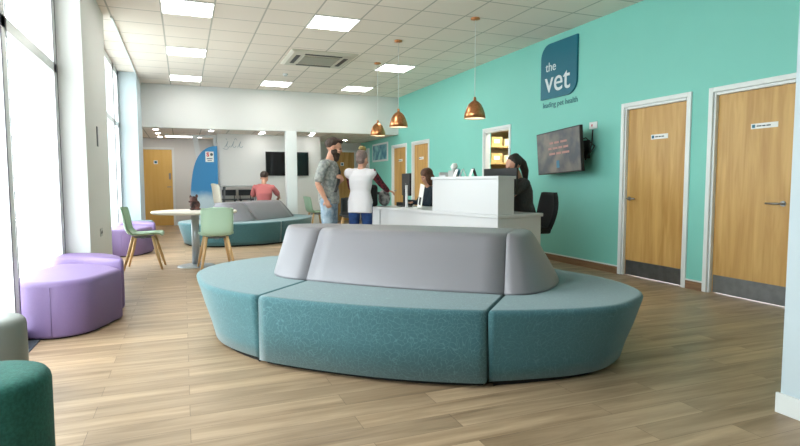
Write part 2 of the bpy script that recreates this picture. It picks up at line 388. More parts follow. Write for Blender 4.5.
def window(name, y0, y1, stiles, trans, label):
    w = sroot(name, (0, 0, 0), label)
    x0, x1 = LX-.04, LX+.02
    for s in stiles:
        a = G().span((x0, s, 0), (x1, s+.11, H-.0)); a.build('window_frame', 'upvc', w, bevel=.004)
        k = G().span((x1, s-.012, .05), (x1+.004, s, H)); k.span((x1, s+.11, .05), (x1+.004, s+.122, H)); k.build('gasket', 'gasket', w)
    G().span((x0, y0, trans), (x1, y1, trans+.09)).build('transom', 'upvc', w, bevel=.004)
    G().span((x0, y0, 0), (x1, y1, .09)).build('bottom_rail', 'upvc', w, bevel=.004)
    G().span((x0, y0, H-.1), (x1, y1, H)).build('top_rail', 'upvc', w, bevel=.004)
    G().span((LX-.015, y0, .05), (LX-.009, y1, H-.05)).build('pane', 'glass', w)
    return w
window('window_1', 1.3, 6.25, [1.3, 2.75, 4.46, 6.12], 2.2, 'tall white framed glazing nearest the camera')
window('window_2', 8.0, 11.85, [8.0, 9.4, 11.0, 11.74], 2.2, 'tall white framed window past the pale pier')

# skirting of the turquoise wall
g = G(); h_ = G()
for a, b in [(1.15, 3.26), (4.195, 4.405), (5.415, 7.9), (8.81, 11.15), (12.15, 12.47), (13.5, BACK)]:
    g.span((TX-.014, a, 0), (TX, b, .09)); h_.span((TX-.018, a, .09), (TX, b, .104))
bb = struct(g.build('baseboard_right', 'skirting')); h_.build('baseboard_cap', 'white_paint', bb)
struct(G().span((-.2, BACK-.014, 0), (.8, BACK, .09)).build('baseboard_back', 'white_paint'))
struct(G().span((-.80, 8.0, H-.03), (-.775, BY, H)).build('trim_ceiling', 'white_paint'), 'thin white trim along the ceiling edge')

def side_door(name, y0, y1, label, wood_='door_wood', kick=True, handle_y=None, sign=None, frame=.05):
    """door in the turquoise wall, opening y0..y1"""
    w = sroot(name, (0, 0, 0), label); zt = 2.03
    g = G(); x0 = TX-.02
    g.span((x0, y0-frame, 0), (TX+.06, y0, TOP+.0+frame)); g.span((x0, y1, 0), (TX+.06, y1+frame, TOP+frame)); g.span((x0, y0, TOP), (TX+.06, y1, TOP+frame))
    g.build('door_frame', 'white_paint', w, bevel=.005)
    g = G(); g.span((TX+.0, y0, 0), (TX+.1, y0+.024, TOP)); g.span((TX+.0, y1-.024, 0), (TX+.1, y1, TOP)); g.span((TX+.0, y0+.03, TOP-.03), (TX+.1, y1-.03, TOP))
    g.build('jamb', 'white_paint', w, bevel=.004)
    if wood_:
        lf = G().span((TX+.035, y0+.027, .008), (TX+.08, y1-.027, TOP-.032)).build('door_leaf', wood_, w, bevel=.002)
        if kick: G().span((TX+.031, y0+.04, .01), (TX+.035, y1-.04, .19)).build('kick_plate', 'kick', w)
        if handle_y is not None:
            s = 1 if handle_y < (y0+y1)/2 else -1
            hd = G().tube([(TX+.034, handle_y, .95), (TX-.012, handle_y, .95), (TX-.02, handle_y+s*.012, .95), (TX-.02, handle_y+s*.13, .95)], .0095, 10)
            hd.lathe([(.026, 0), (.026, .008)], (0, 0, 0), 20); 
            for v in hd.bm.verts[-40:]: v.co = V((TX+.035-v.co.z, handle_y+v.co.x, .95+v.co.y))
            hd.build('door_handle', 'steel', w)
        if sign:
            ya, yb, za, zb = sign
            sg = G().span((TX+.031, ya, za), (TX+.035, yb, zb)).build('door_sign', 'paper', w)
            wd = yb-ya; hh = zb-za
            G().span((TX+.029, yb-.012-hh*.6, za+hh*.2), (TX+.031, yb-.012, zb-hh*.2)).build('sign_symbol', 'sign_teal', sg)
            k = G(); yy = yb-.012-hh*.9
            for l in (.045, .03, .04):
                if yy-l*wd/.25 < ya+.01: break
                k.span((TX+.0295, yy-l*wd/.25, za+hh*.38), (TX+.031, yy, za+hh*.6)); yy -= l*wd/.25+.008
            k.build('sign_line', 'ink', sg)
    return w
side_door('door_1', *openings[0], 'oak-coloured door with a steel kick plate, nearest the pale wall end', sign=(3.5, 3.76, 1.655, 1.705), handle_y=3.42)
side_door('door_2', *openings[1], 'oak-coloured door with a steel kick plate and dark lever, beside the wall screen', sign=(4.74, 4.98, 1.645, 1.7), handle_y=5.29)
side_door('door_3', *openings[2], 'open doorway to the stockroom, white frame', wood_=None)
side_door('door_4', *openings[3], 'oak-coloured far door, nearer the reception desk', kick=False, handle_y=11.3, sign=(11.55, 11.8, 1.68, 1.74))
side_door('door_5', *openings[4], 'oak-coloured far door, beside the blue framed picture', kick=False, handle_y=13.3, sign=(12.85, 13.1, 1.68, 1.74))
struct(G().span((TX-.03, 15.35, 0), (TX, 15.85, 2.15)).build('trim_casing', 'white_paint'), 'white door casing at the far end of the turquoise wall')

def back_door(name, x0, x1, zt, label, wood_):
    w = sroot(name, (0, 0, 0), label); fr = .055
    g = G(); g.span((x0-fr, BACK-.025, 0), (x0, BACK+.0, zt+fr)); g.span((x1, BACK-.025, 0), (x1+fr, BACK, zt+fr)); g.span((x0, BACK-.025, zt), (x1, BACK, zt+fr))
    g.build('door_frame', 'white_paint', w, bevel=.004)
    G().span((x0+.003, BACK-.016, .008), (x1-.003, BACK, zt-.003)).build('door_leaf', wood_, w)
    k = G().box((x1-.09, BACK-.03, 1.05), (.1, .02, .02)); k.span((x1-.09, BACK-.03, 1.25), (x1-.04, BACK-.016, 1.42)); k.build('door_handle', 'steel', w)
    d = (x0+x1)/2
    sg = G().span((d-.05, BACK-.02, 1.66), (d+.05, BACK-.016, 1.76)).build('door_sign', 'paper', w)
    G().span((d-.03, BACK-.022, 1.68), (d+.03, BACK-.02, 1.74)).build('sign_symbol', 'sign_teal', sg)
    return w
back_door('door_6', -1.07, -.26, 2.05, 'yellowish oak door at the far end beside the windows', 'door_wood_y')
back_door('door_7', 4.1, 4.85, 2.07, 'oak-coloured door at the far end behind the standing customers', 'door_wood')

# stockroom behind door_3
g = G(); g.span((TX+.13, 7.3, 0), (7.2, 7.35, 2.6)); g.span((7.15, 7.35, 0), (7.2, 10.2, 2.6)); g.span((TX+.13, 10.15, 0), (7.15, 10.2, 2.6)); g.span((TX+.13, 7.3, 2.6), (7.2, 10.2, 2.65))
struct(g.build('wall_stockroom', 'store_wall'), 'tan walls of the stockroom seen through the doorway')
sr = thing('shelving_unit', 'pale wood shelving with cartons, seen through the stockroom doorway', 'shelves', (5.24, 9.3, 0))
for x in (.02, 1.48): G().box((x, .2, 1.15), (.03, .38, 2.3)).build('upright', 'shelf_wood', sr, bevel=.002)
for z in (.5, .85, 1.2, 1.52, 1.84, 2.18): G().box((.75, .2, z), (1.43, .38, .03)).build('shelf', 'shelf_wood', sr, bevel=.002)
cnt = 0
names = {0: 'lowest', 1: 'middle', 2: 'upper'}
for si, z in enumerate((1.535, 1.855, 2.195)):
    for bi, (x, w, h, m_) in enumerate([(.16, .2, .12, 'card_box'), (.42, .24, .2, 'card_box'), (.7, .22, .14, 'box_white'), (1.0, .26, .19, 'card_box'), (1.28, .2, .1, 'box_white')]):
        h2 = h*(.85+.3*random.random())
        if si == 2: h2 = min(h2, .16)
        b = G().box((0, 0, h2/2), (w, .26, h2)).build('carton', m_, None, bevel=.003); b.location = (5.24+x, 9.44, z+.001)
        G().box((0, -.131, h2/2), (w*.5, .002, h2*.4)).build('carton_label', 'paper', b)
        pl = ['beside the left upright', 'second from the left upright', 'in the middle', 'second from the right upright', 'beside the right upright'][bi]
        tag(b, f'{"pale" if m_ == "box_white" else "tan"} carton {pl} on the {names[si]} stocked stockroom shelf', 'box', 'cartons on the stockroom shelves')
lt = G().lathe([(.25, 2.57), (.25, 2.6)], (6.0, 8.4, 0), 24).build('ceiling_light', 'down_light'); tag(lt, 'round ceiling light inside the stockroom', 'light')

# ------------------------------------------------------------------ ceiling fittings
X0, Y0 = -.189, 7.6234
def cellc(i, j): return X0+.6*(i+.5), Y0+.6*(j+.5)
lights = {(0, -1): 'flat square ceiling light panel above the windows, nearest the camera', (0, 3): 'flat square ceiling light panel, middle of the three nearest the windows',
          (0, 7): 'flat square ceiling light panel nearest both the windows and the bulkhead', (3, -1): 'flat square ceiling light panel in front of the air conditioning cassette',
          (3, 7): 'flat square ceiling light panel behind the air conditioning cassette', (6, 3): 'flat square ceiling light panel level with the air conditioning cassette, near the pendants',
          (6, 7): 'flat square ceiling light panel by the bulkhead, nearest the turquoise wall'}
p0 = None
for (i, j), lab in lights.items():
    x, y = cellc(i, j)
    if p0 is None:
        p0 = thing('ceiling_light', lab, 'light', (x, y, H), 0, 'square ceiling light panels')
        g = G(); 
        for a in (-1, 1): g.box((a*.293, 0, -.006), (.014, .6, .012)); g.box((0, a*.293, -.006), (.572, .014, .012))
        g.build('frame', 'white_paint', p0); G().box((0, 0, -.004), (.572, .572, .006)).build('diffuser', 'panel_light', p0)
    else: dup(p0, (x, y, H), 0, lab)
d0 = None
dl = [(-.53, 13.5, 'beside the pale pier, first of its row'), (-.53, 14.5, 'above the yellowish far door, middle of its row'), (-.52, 15.6, 'right in front of the yellowish far door'),
      (.63, 13.45, 'over the round table side, nearer the bulkhead'), (.61, 14.7, 'just in front of the white slanted stand'), (1.79, 13.45, 'in front of the far screen, beside the column'),
      (1.80, 13.85, 'close to the wall above the far screen'), (2.95, 13.3, 'past the column, nearest the bulkhead'), (3.03, 13.85, 'past the column, close to the wall edge'), (4.27, 15.1, 'above the standing customers, near the far oak door')]
for x, y, l in dl:
    if d0 is None:
        d0 = thing('downlight', 'small round recessed downlight '+l, 'light', (x, y, LOW), 0, 'recessed downlights in the low ceiling')
        G().lathe([(.075, 0), (.075, -.006), (.055, -.008)], n=28).build('trim_ring', 'white_paint', d0)
        G().lathe([(.048, -.008), (.048, -.011)], n=28).build('lamp_face', 'down_light', d0)
    else: dup(d0, (x, y, LOW), 0, 'small round recessed downlight '+l)
sl = thing('strip_light', 'wide flat ceiling light between the far door and the slanted white stand', 'light', (.05, 15.2, LOW))
G().box((0, 0, -.01), (.9, .34, .02)).build('housing', 'white_paint', sl); G().box((0, 0, -.023), (.86, .3, .006)).build('diffuser', 'strip_light', sl)

ac = thing('air_conditioner', 'square off-white ceiling air conditioning cassette with dark slots', 'air conditioner', (X0+.6*4.0, Y0+.6*3.05, H))
g = G().loft([[(a*(.55), b*.55, 0) for a, b in ((-1,-1),(1,-1),(1,1),(-1,1))], [(a*.55, b*.55, -.015) for a, b in ((-1,-1),(1,-1),(1,1),(-1,1))], [(a*.5, b*.5, -.04) for a, b in ((-1,-1),(1,-1),(1,1),(-1,1))]], True, False)
g.build('fascia', 'ac_white', ac, bevel=.006)
G().box((0, 0, -.045), (.6, .6, .012)).build('intake_grille', 'ac_grille', ac, bevel=.004)
for k in range(4):
    R = rotz(k*PI/2)
    G().box(R @ V((0, .4, -.042)), (.62, .07, .006), R).build('air_slot', 'black', ac)
sm = thing('smoke_detector', 'small white smoke detector beyond the ceiling cassette', 'smoke detector', (X0+.6*3.5, Y0+.6*5.6, H))
G().lathe([(.05, 0), (.05, -.012), (.04, -.03), (.02, -.04)], n=24).build('body', 'white_paint', sm); G().lathe([(.03, -.028), (.024, -.046)], n=20).build('sensor', 'grey_light', sm)

# pendants
pd = [(3.575, 6.44, 'copper dome pendant lamp closest to the teal sign'), (3.055, 7.85, 'copper dome pendant lamp hanging in the middle of the three'), (3.27, 9.42, 'copper dome pendant lamp furthest from the teal sign, lowest in view')]
q0 = None
for x, y, l in pd:
    if q0 is None:
        q0 = thing('pendant_lamp', l, 'lamp', (x, y, 0), 0, 'copper pendants over the reception desk')
        G().lathe([(.06, H), (.06, H-.02), (.02, H-.03)], n=24).build('ceiling_rose', 'copper', q0)
        G().tube([(0, 0, H-.02), (0, 0, 2.24)], .004, 8).build('cord', 'white_paint', q0)
        prof = [(.018, 2.26), (.02, 2.215), (.05, 2.20), (.085, 2.165), (.112, 2.11), (.132, 2.05), (.142, 1.985)]
        G().lathe(prof+[(.139, 1.985)]+[(r-.003, z-.003) for r, z in reversed(prof[2:-1])]+[(.01, 2.196)], n=40, cap=False).build('lamp_shade', 'copper', q0)
        G().lathe([(.136, 1.99), (.126, 2.05), (.106, 2.108), (.08, 2.16), (.045, 2.192), (.008, 2.195)], n=40, cap=False).build('shade_lining', 'lamp_inner', q0)
        G().ell((0, 0, 2.07), (.035, .035, .045)).build('bulb', 'bulb', q0)
    else: dup(q0, (x, y, 0), 0, l)

# ------------------------------------------------------------------ sofas
OUT = [(.91,-.98),(1.22,-.84),(1.44,-.705),(1.62,-.51),(1.733,-.16),(1.68,.105),(1.50,.4),(1.16,.68),(.91,.84),(.2,.98),(-.53,1.02),(-1.13,.93),(-1.52,.62),(-1.68,.28),(-1.71,-.07),(-1.63,-.35),(-1.48,-.57),(-1.06,-.93),(-.53,-1.09),(.05,-1.12),(.5,-1.08)]
def make_sofa(label, loc, rz):
    s = thing('modular_sofa', label, 'sofa', loc, rz)
    pts = catmull(OUT, 8); K = 8
    idx = lambda i: i*K
    n = len(pts)
    def norm(i):
        t = (pts[(i+1) % n]-pts[(i-1) % n]); return V((t.y, -t.x)).normalized()   # outward for ccw outline
    nn = [norm(i) for i in range(n)]
    gap = .006
    def module(seq, name, m, dxs, taper):
        """seq: outline indices; closed by the chord"""
        outer = [(pts[i], nn[i]) for i in seq]
        a, b = outer[0][0], outer[-1][0]
        cm = sum((p for p, _ in outer), V((0, 0)))/len(outer)
        levels = [(.03, taper, 0), (.12, taper*.8, 0), (.25, taper*.42, 0), (.40, taper*.05, 0), (.42, 0.002, 0), (.433, .008, .002), (.440, .018, .006), (.442, .032, .010)]
        rings = []
        for z, ins, cin in levels:
            ring = []
            for k, (p, q) in enumerate(outer):
                tf = min(1, abs(p.x-dxs[0][0])/.85); tf = .35+.95*tf
                e = p - q*(ins*tf if z < .41 else ins)
                for dx0, sgn in dxs:      # keep to the module's side of each seam
                    lim = dx0+sgn*(gap+cin)
                    if (e.x-lim)*sgn < 0: e = V((lim, e.y))
                ring.append((e.x, e.y, z))
            rings.append(ring)
        G().loft(rings).build(name, m, s)
        rings = []
        for z, ins in ((.0, taper+.045), (.032, taper+.035)):
            ring = []
            for p, q in outer:
                tf = min(1, abs(p.x-dxs[0][0])/.85); tf = .35+.95*tf
                e = p - q*(ins*tf)
                for dx0, sgn in dxs:
                    lim = dx0+sgn*.03
                    if (e.x-lim)*sgn < 0: e = V((lim, e.y))
                ring.append((e.x, e.y, z))
            rings.append(ring)
        G().loft(rings, True, False).build('plinth', 'plinth', s)
    module(list(range(idx(0), idx(8)+1)), 'seat', 'seat_plain', [(.91, 1)], .10)
    module(list(range(idx(10), idx(18)+1)), 'seat', 'seat_plain', [(-.53, -1)], .09)
    # middle modules, front and back, meeting under the backrest
    def mid(seq):
        outer = [pts[i % n] for i in seq]; sg = -1 if outer[0].y < 0 else 1
        L = [(.03, .0, 0), (.25, .0, 0), (.40, 0, 0), (.42, .002, .0), (.433, .008, .002), (.440, .018, .006), (.442, .032, .010)]
        rings = []
        for z, ins, cin in L:
            rg = [(max(-.53+gap+cin, min(.91-gap-cin, p.x)), p.y-sg*ins, z) for p in outer]
            rg += [(rg[-1][0], sg*(gap+cin), z), (rg[0][0], sg*(gap+cin), z)]
            rings.append(rg)
        G().loft(rings).build('seat', 'seat_pattern', s)
        rg = [(max(-.5, min(.88, p.x)), p.y-sg*.05) for p in outer]; rg += [(rg[-1][0], sg*.03), (rg[0][0], sg*.03)]
        G().loft([[(a, b, z) for a, b in rg] for z in (0, .032)], True, False).build('plinth', 'plinth', s)
    mid(range(idx(18), n+1)); mid(range(idx(8), idx(10)+1))
    # backrest: base stadium to narrower top, three pieces
    def stad(xl, xr, hw_l, hw_r, cyl, cyr, bl, br, N=10):
        """ccw outline; straight between the seams, rounded ends with lengths bl, br"""
        R = [(xr+br*math.cos(t)**.8 if math.cos(t) > 0 else xr, cyr+hw_r*math.sin(t)) for t in [(-PI/2+PI*k/(2*N)) for k in range(2*N+1)]]
        Lf = [(xl-bl*max(0, -math.cos(t))**.8, cyl+hw_l*math.sin(t)) for t in [(PI/2+PI*k/(2*N)) for k in range(2*N+1)]]
        return R, Lf
    SL, SR = -.53, .91
    lv = [(.443, 0), (.46, .02), (.60, .42), (.74, .84), (.775, .96), (.79, 1.04), (.798, 1.14), (.80, 1.3)]
    def at(t):
        # half widths / centre / end lengths interpolated base -> top
        hw = .53+(.27-.53)*t; c = .02+(.05-.02)*t; bl = .50+(.43-.50)*t; br = .28+(.13-.28)*t; sh = -.045*t
        return stad(SL+sh, SR+sh, hw, hw, c, c, bl, br)
    Rr_, Ll_, Mm = [], [], []
    for z, t in lv:
        r, l = at(t); e = .0 if z < .78 else (z-.78)*.35
        sh = -.045*t
        Rr_.append([(max(x, SR+sh+gap*.7+e), y, z) for x, y in r]); Ll_.append([(min(x, SL+sh-gap*.7-e), y, z) for x, y in l])
        fy0, fy1 = r[0][1], r[-1][1]; bow = .05*(1-.3*t)
        xs = [SL+sh+gap*.7+e+(SR-SL-1.4*gap-2*e)*k/10 for k in range(11)]
        Mm.append([(x, fy0-bow*math.sin(PI*k/10), z) for k, x in enumerate(xs)]+[(x, fy1+bow*math.sin(PI*(10-k)/10), z) for k, x in enumerate(reversed(xs))])
    G().loft(Rr_).build('backrest', 'grey_vinyl', s); G().loft(Ll_).build('backrest', 'grey_vinyl', s); G().loft(Mm).build('backrest', 'grey_vinyl', s)
    return s
sofa = make_sofa('large oval teal sofa with a grey central backrest, in the middle of the floor', (1.546, 3.96, 0), math.radians(-43))
dup(sofa, (1.27, 11.6, 0), math.radians(50), 'oval teal sofa with grey backrest beside the white column, behind the round table').scale = (.94, .94, .97)

# ------------------------------------------------------------------ poufs
def pouf(name, label, outline, h, m, loc, rz=0, group=None, k=8, seam=None, scale=1):
    t = thing(name, label, 'pouf', loc, rz, group)
    pts = catmull(outline, k); n = len(pts); cm = sum(pts, V((0, 0)))/n
    def ring(ins, z):
        r = []
        for i in range(n):
            d = pts[(i+1) % n]-pts[i-1]; q = V((d.y, -d.x)).normalized(); p = pts[i]-q*ins; r.append((p.x, p.y, z))
        return r
    G().loft([ring(.012, .012), ring(0, .03), ring(0, h-.04), ring(.004, h-.022), ring(.014, h-.008), ring(.03, h-.001), ring(.05, h)]).build('cover', m, t)
    G().loft([ring(.03, 0), ring(.03, .013)], True, False).build('plinth', 'plinth', t)
    return t
# outlines counter-clockwise, in local coordinates
A = [(-.62, 4.98-5.2), (-.36, 4.64-5.2+.0)]
front = [(-.34, -.4), (-.08, -.52), (.15, -.42), (.30, -.08), (.33, .06), (.17, .36), (-.1, .54), (-.22, .5), (-.31, .25), (-.36, -.1)]
rear = [(-.18, -.02), (.06, -.08), (.31, -.29), (.41, -.30), (.36, -.05), (.22, .18), (0, .32), (-.16, .34), (-.2, .2)]
g1 = 'purple poufs beside the windows'
p1 = pouf('pouf', 'large purple D-shaped pouf standing nearest the camera by the glazing', front, .43, 'purple', (-.85, 5.16, 0), 0, g1)
p2 = pouf('pouf', 'curved purple pouf tucked behind the large purple one, against the pale pier', rear, .47, 'purple', (-.94, 5.87, 0), 0, g1)
# stitched seam on the front pouf
G().tube([(-.08, -.523, .02), (-.08, -.523, .39)], .0025, 6).build('seam', 'purple', p1)
dup(p1, (-.84, 10.05, 0), 0, 'purple pouf behind the sage green chair', g1)
dup(p2, (-.88, 10.78, 0), 0, 'curved purple pouf touching the one behind the sage green chair', g1)
p3 = pouf('pouf', 'pale teal pouf by the far window, beside the end pier', [(-.2, -.2), (.2, -.2), (.24, .1), (.1, .22), (-.15, .22), (-.24, .05)], .44, 'seat_plain', (-.80, 11.58, 0))
def stool(label, loc, r, m):
    t = thing('round_stool', label, 'stool', loc)
    G().lathe([(r-.012, .012), (r, .03), (r, .405), (r-.004, .425), (r-.015, .44), (r-.035, .448), (r-.08, .452)], n=56).build('cover', m, t)
    G().lathe([(r-.03, 0), (r-.03, .014)], n=40).build('plinth', 'plinth', t)
def pix(x, D): d = Fw+Rr*((x-400)/f)+Uu*0; return V((d.x*D, d.y*D, 0))
stool('dark green fabric round stool, nearest of all seats', (-.70, 2.40, 0), .21, 'green_fabric')
stool('grey vinyl round stool behind the dark green one', (-.985, 3.42, 0), .185, 'grey_vinyl_dark')

# ------------------------------------------------------------------ chairs and round table
def make_chair(name, label, shell, leg, loc, rz, group=None):
    t = thing(name, label, 'chair', loc, rz, group)
    prof = [(.225, .435), (.21, .452), (.14, .458), (.04, .45), (-.06, .447), (-.14, .452), (-.19, .475), (-.222, .52), (-.24, .59), (-.255, .68), (-.272, .77), (-.285, .82), (-.29, .835)]
    pr = catmull([(a, b) for a, b in prof], 2, False)
    N = 12; rows = []
    for k, p in enumerate(pr):
        fr = k/(len(pr)-1); w = .195+.02*math.sin(fr*PI)
        if fr > .5: w = .205-.012*max(0, (fr-.85)/.15)
        row = []
        for j in range(N+1):
            s = -1+2*j/N; up = .028*abs(s)**3
            if fr < .45: q = V((s*w, p.x, p.y+up))
            elif fr < .62: q = V((s*w, p.x+up*1.6, p.y+up))
            else: q = V((s*w, p.x+up*2.0, p.y))
            if fr > .93: q.z -= .03*abs(s)**4
            row.append(q)
        rows.append(row)
    g = G(); g.loft(rows, False, True, False); o = g.build('seat_shell', shell, t)
    so = o.modifiers.new('s', 'SOLIDIFY'); so.thickness = .012; so.offset = -1
    for sx in (-1, 1):
        for sy_ in (-1, 1):
            G().tube([(sx*.13, sy_*.12-.0, .445), (sx*.165, sy_*.165, .25), (sx*.215, sy_*.235, 0)], [.019, .022, .014], 12).build('leg', leg, t)
    G().box((0, 0, .425), (.27, .05, .022)).box((0, 0, .425), (.05, .27, .022)).build('under_frame', 'grey_mid', t)
    return t
# chair faces +y in its own space
c1 = make_chair('dining_chair', 'sage green shell chair on beech legs, side-on beside the purple poufs', 'sage', 'beech', (-.51, 8.2, 0), math.radians(-94))
c2 = make_chair('dining_chair', 'mint green shell chair on beech legs, its back to the camera at the round table', 'mint', 'beech', (.385, 7.74, 0), math.radians(4))
make_chair('dining_chair', 'green shell chair behind the white column, below the far screen', 'sage', 'beech', (2.9, 12.8, 0), math.radians(-80))
make_chair('dining_chair', 'black shell chair on beech legs between the two standing customers', 'black', 'beech', (3.25, 11.2, 0), math.radians(160))
make_chair('dining_chair', 'tall cream shell chair in front of the blue curved panel edge', 'cream', 'beech', (.88, 13.12, 0), math.radians(-70)).scale = (1, 1, 1.36)
t = thing('round_table', 'round pale table on a steel disc base beside the mint chair', 'table', (.14, 8.14, 0))
G().lathe([(.54, .735), (.56, .745), (.56, .765), (.555, .77)], n=64).build('table_top', 'table_top', t)
G().tube([(0, 0, .03), (0, 0, .735)], .052, 24).build('column', 'alu', t)
G().lathe([(.25, 0), (.25, .006), (.22, .014), (.06, .03)], n=48).build('base', 'alu', t)

# ------------------------------------------------------------------ reception desk
DD = V((-.48, 2.89, 0)).normalized(); DE = V((.98, .2, 0)).normalized()
ang = math.atan2(DE.y, DE.x)
desk = thing('reception_desk', 'white reception desk with a raised block at its near end', 'desk', (3.33, 5.44, 0), ang)
# local: x along the short end, y along the long front
LEN = 2.93
G().span((0, 0, .06), (.03, LEN, .74)).build('front_panel', 'gloss_white', desk, bevel=.003)
G().span((.03, 0, .06), (.7, .03, .74)).build('end_panel', 'grey_light' if False else 'gloss_white', desk, bevel=.003)
G().span((.03, LEN-.03, .06), (.7, LEN, .74)).build('end_panel', 'gloss_white', desk, bevel=.003)
G().span((.03, .03, 0), (.6, LEN-.03, .06)).build('plinth', 'grey_mid', desk)
G().span((-.02, -.02, .74), (.72, LEN+.02, .78)).build('worktop', 'gloss_white', desk, bevel=.004)
hb = G().span((.0, .0, .781), (.25, 1.26, 1.19)).build('raised_block', 'gloss_white', desk, bevel=.003)
G().span((-.015, -.015, 1.19), (.265, 1.275, 1.225)).build('raised_shelf', 'gloss_white', desk, bevel=.004)
for yy in (LEN-.32,): G().span((-.006, yy, .1), (.0, yy+.008, .73)).build('panel_joint', 'grey_mid', desk)
def dk(x, y, z): return V((3.33, 5.44, 0)) + DE*x + DD*y + V((0, 0, z))

def monitor(label, loc, rz, w=.5, h=.3, tilt=0, stand=.13):
    t = thing('computer_monitor', label, 'monitor', loc, rz)
    R = Matrix.Rotation(tilt, 3, 'X')
    G().box((0, 0, stand+h/2), (w, .03, h), R).build('casing', 'black', t, bevel=.006)
    G().box(R @ V((0, -.0165, 0))+V((0, 0, stand+h/2)), (w-.03, .002, h-.03), R).build('screen', 'black_gloss', t)
    G().box((0, .035, stand/2+.05), (.06, .03, stand+.1)).build('stand_neck', 'black', t, bevel=.004)
    G().box((0, .03, .008), (.24, .18, .016)).build('stand_base', 'black', t, bevel=.005)
    G().lathe([(.018, 0), (.018, .002)], n=20)
    b = G(); b.loft([[V((r*math.cos(k*PI/10), .017+0, stand+h/2+r*math.sin(k*PI/10))) for k in range(20)] for r in (.017, .022)], False, False)
    b.build('logo_mark', 'grey_light', t)
    return t
# monitor screen faces -y in its own space
monitor('black monitor on the low counter in front of the brown-haired receptionist', dk(.28, 2.44, .782), math.radians(82), .5, .34, 0, .17)
monitor('black monitor whose top shows above the raised white block', dk(.50, .52, .782), ang+math.radians(88), .62, .32, 0, .225)
# leaflet holder and card on the low counter
t = thing('leaflet_holder', 'slim white upright leaflet holder beside the black monitor', 'leaflet holder', dk(.08, 2.12, .782), ang+PI/2)
G().box((0, 0, .17), (.05, .02, .32)).box((0, 0, .006), (.12, .1, .012)).build('body', 'gloss_white', t, bevel=.003)
t = thing('display_card', 'white leaning display card with a small dark picture, on the counter', 'card', dk(.08, 1.76, .79), ang+PI/2)
R = Matrix.Rotation(math.radians(-14), 3, 'Y')
G().box((-.03, 0, .17), (.1, .006, .34), R).build('card', 'paper', t); G().box((-.01, .004, .1), (.045, .004, .11), R).build('picture', 'khaki', t)
G().box((0, .04, .006), (.1, .09, .011)).build('foot', 'paper', t)
t = thing('keyboard', 'black keyboard lying on the low counter near the raised block', 'keyboard', dk(.42, 1.5, .782), ang+PI/2)
G().box((0, 0, .01), (.42, .14, .018)).build('case', 'black', t, bevel=.004)
g = G()
for i in range(14):
    for j in range(4): g.box((-.19+i*.029, -.045+j*.03, .022), (.023, .023, .006))
g.build('keys', 'grey_mid', t)
t = thing('desk_telephone', 'dark desk telephone at the far end of the counter', 'telephone', dk(.42, 2.72, .782), ang+1.9)
G().loft([[(-.1, -.09, 0), (.1, -.09, 0), (.1, .09, 0), (-.1, .09, 0)], [(-.1, -.09, .02), (.1, -.09, .02), (.1, .09, .06), (-.1, .09, .06)]], True, False).build('body', 'black', t, bevel=.005)
G().tube([(-.075, -.08, .055), (-.075, -.04, .075), (-.075, .05, .09), (-.075, .085, .08)], [.022, .016, .016, .022], 10).build('handset', 'black', t)
# on the raised shelf
t = thing('tissue_box', 'small tissue box with a white tissue sticking up, on the raised block', 'tissue box', dk(.12, 1.0, 1.2255), ang)
G().box((0, 0, .04), (.11, .11, .08)).build('box', 'grey_light', t, bevel=.003)
G().loft([[(.03*math.cos(a), .012*math.sin(a), .08) for a in [k*PI/5 for k in range(10)]], [(.05*math.cos(a), .03*math.sin(a)+.01*math.sin(3*a), .13) for a in [k*PI/5 for k in range(10)]], [(.03*math.cos(a)+.01, .02*math.sin(a), .175) for a in [k*PI/5 for k in range(10)]]]).build('tissue', 'paper', t)
t = thing('paper_tray', 'low white tray of papers at the end of the raised block', 'tray', dk(.12, 1.16, 1.2255), ang)
G().box((0, 0, .01), (.16, .14, .02)).box((0, .065, .03), (.16, .01, .06)).build('tray', 'gloss_white', t, bevel=.002)
for k, (x, y, rz_, m_, l) in enumerate([(.10, .87, -.3, 'sign_teal', 'blue postcard leaning on the raised block beside the tissues'), (.09, .74, -.8, 'paper', 'white leaflet leaning on the raised block between the cards'), (.14, .60, -.4, 'dark_cloth', 'dark folded card standing on the raised block')]):
    t = thing('leaning_card', l, 'card', dk(x, y, 1.2255), ang+PI/2+rz_, 'cards on the raised block')
    R = Matrix.Rotation(math.radians(-20), 3, 'X')
    G().box((0, 0, .05), (.1, .004, .105), R).build('front_leaf', m_, t); G().box((0, .045, .045), (.1, .004, .1), Matrix.Rotation(math.radians(20), 3, 'X')).build('back_leaf', 'paper', t)
# grey bag on the far end of the counter
t = thing('pet_bag', 'soft mottled grey bag with a black strap on the end of the counter', 'bag', dk(.09, 2.81, .782), ang)
g = G(); g.ell((0, 0, .13), (.1, .1, .13)); g.ell((0, -.03, .2), (.07, .07, .07)); g.ell((.02, .04, .19), (.06, .06, .08)); g.ell((-.03, -.06, .08), (.07, .05, .08))
g.build('bag_body', 'bag_grey', t, voxel=.012)
g = G().tube([(-.02, .1, .2), (-.06, .17, .2), (-.09, .2, .1), (-.1, .21, -.02), (-.1, .215, -.2)], .012, 8, True, (1, 2)); g.build('strap', 'black', t)

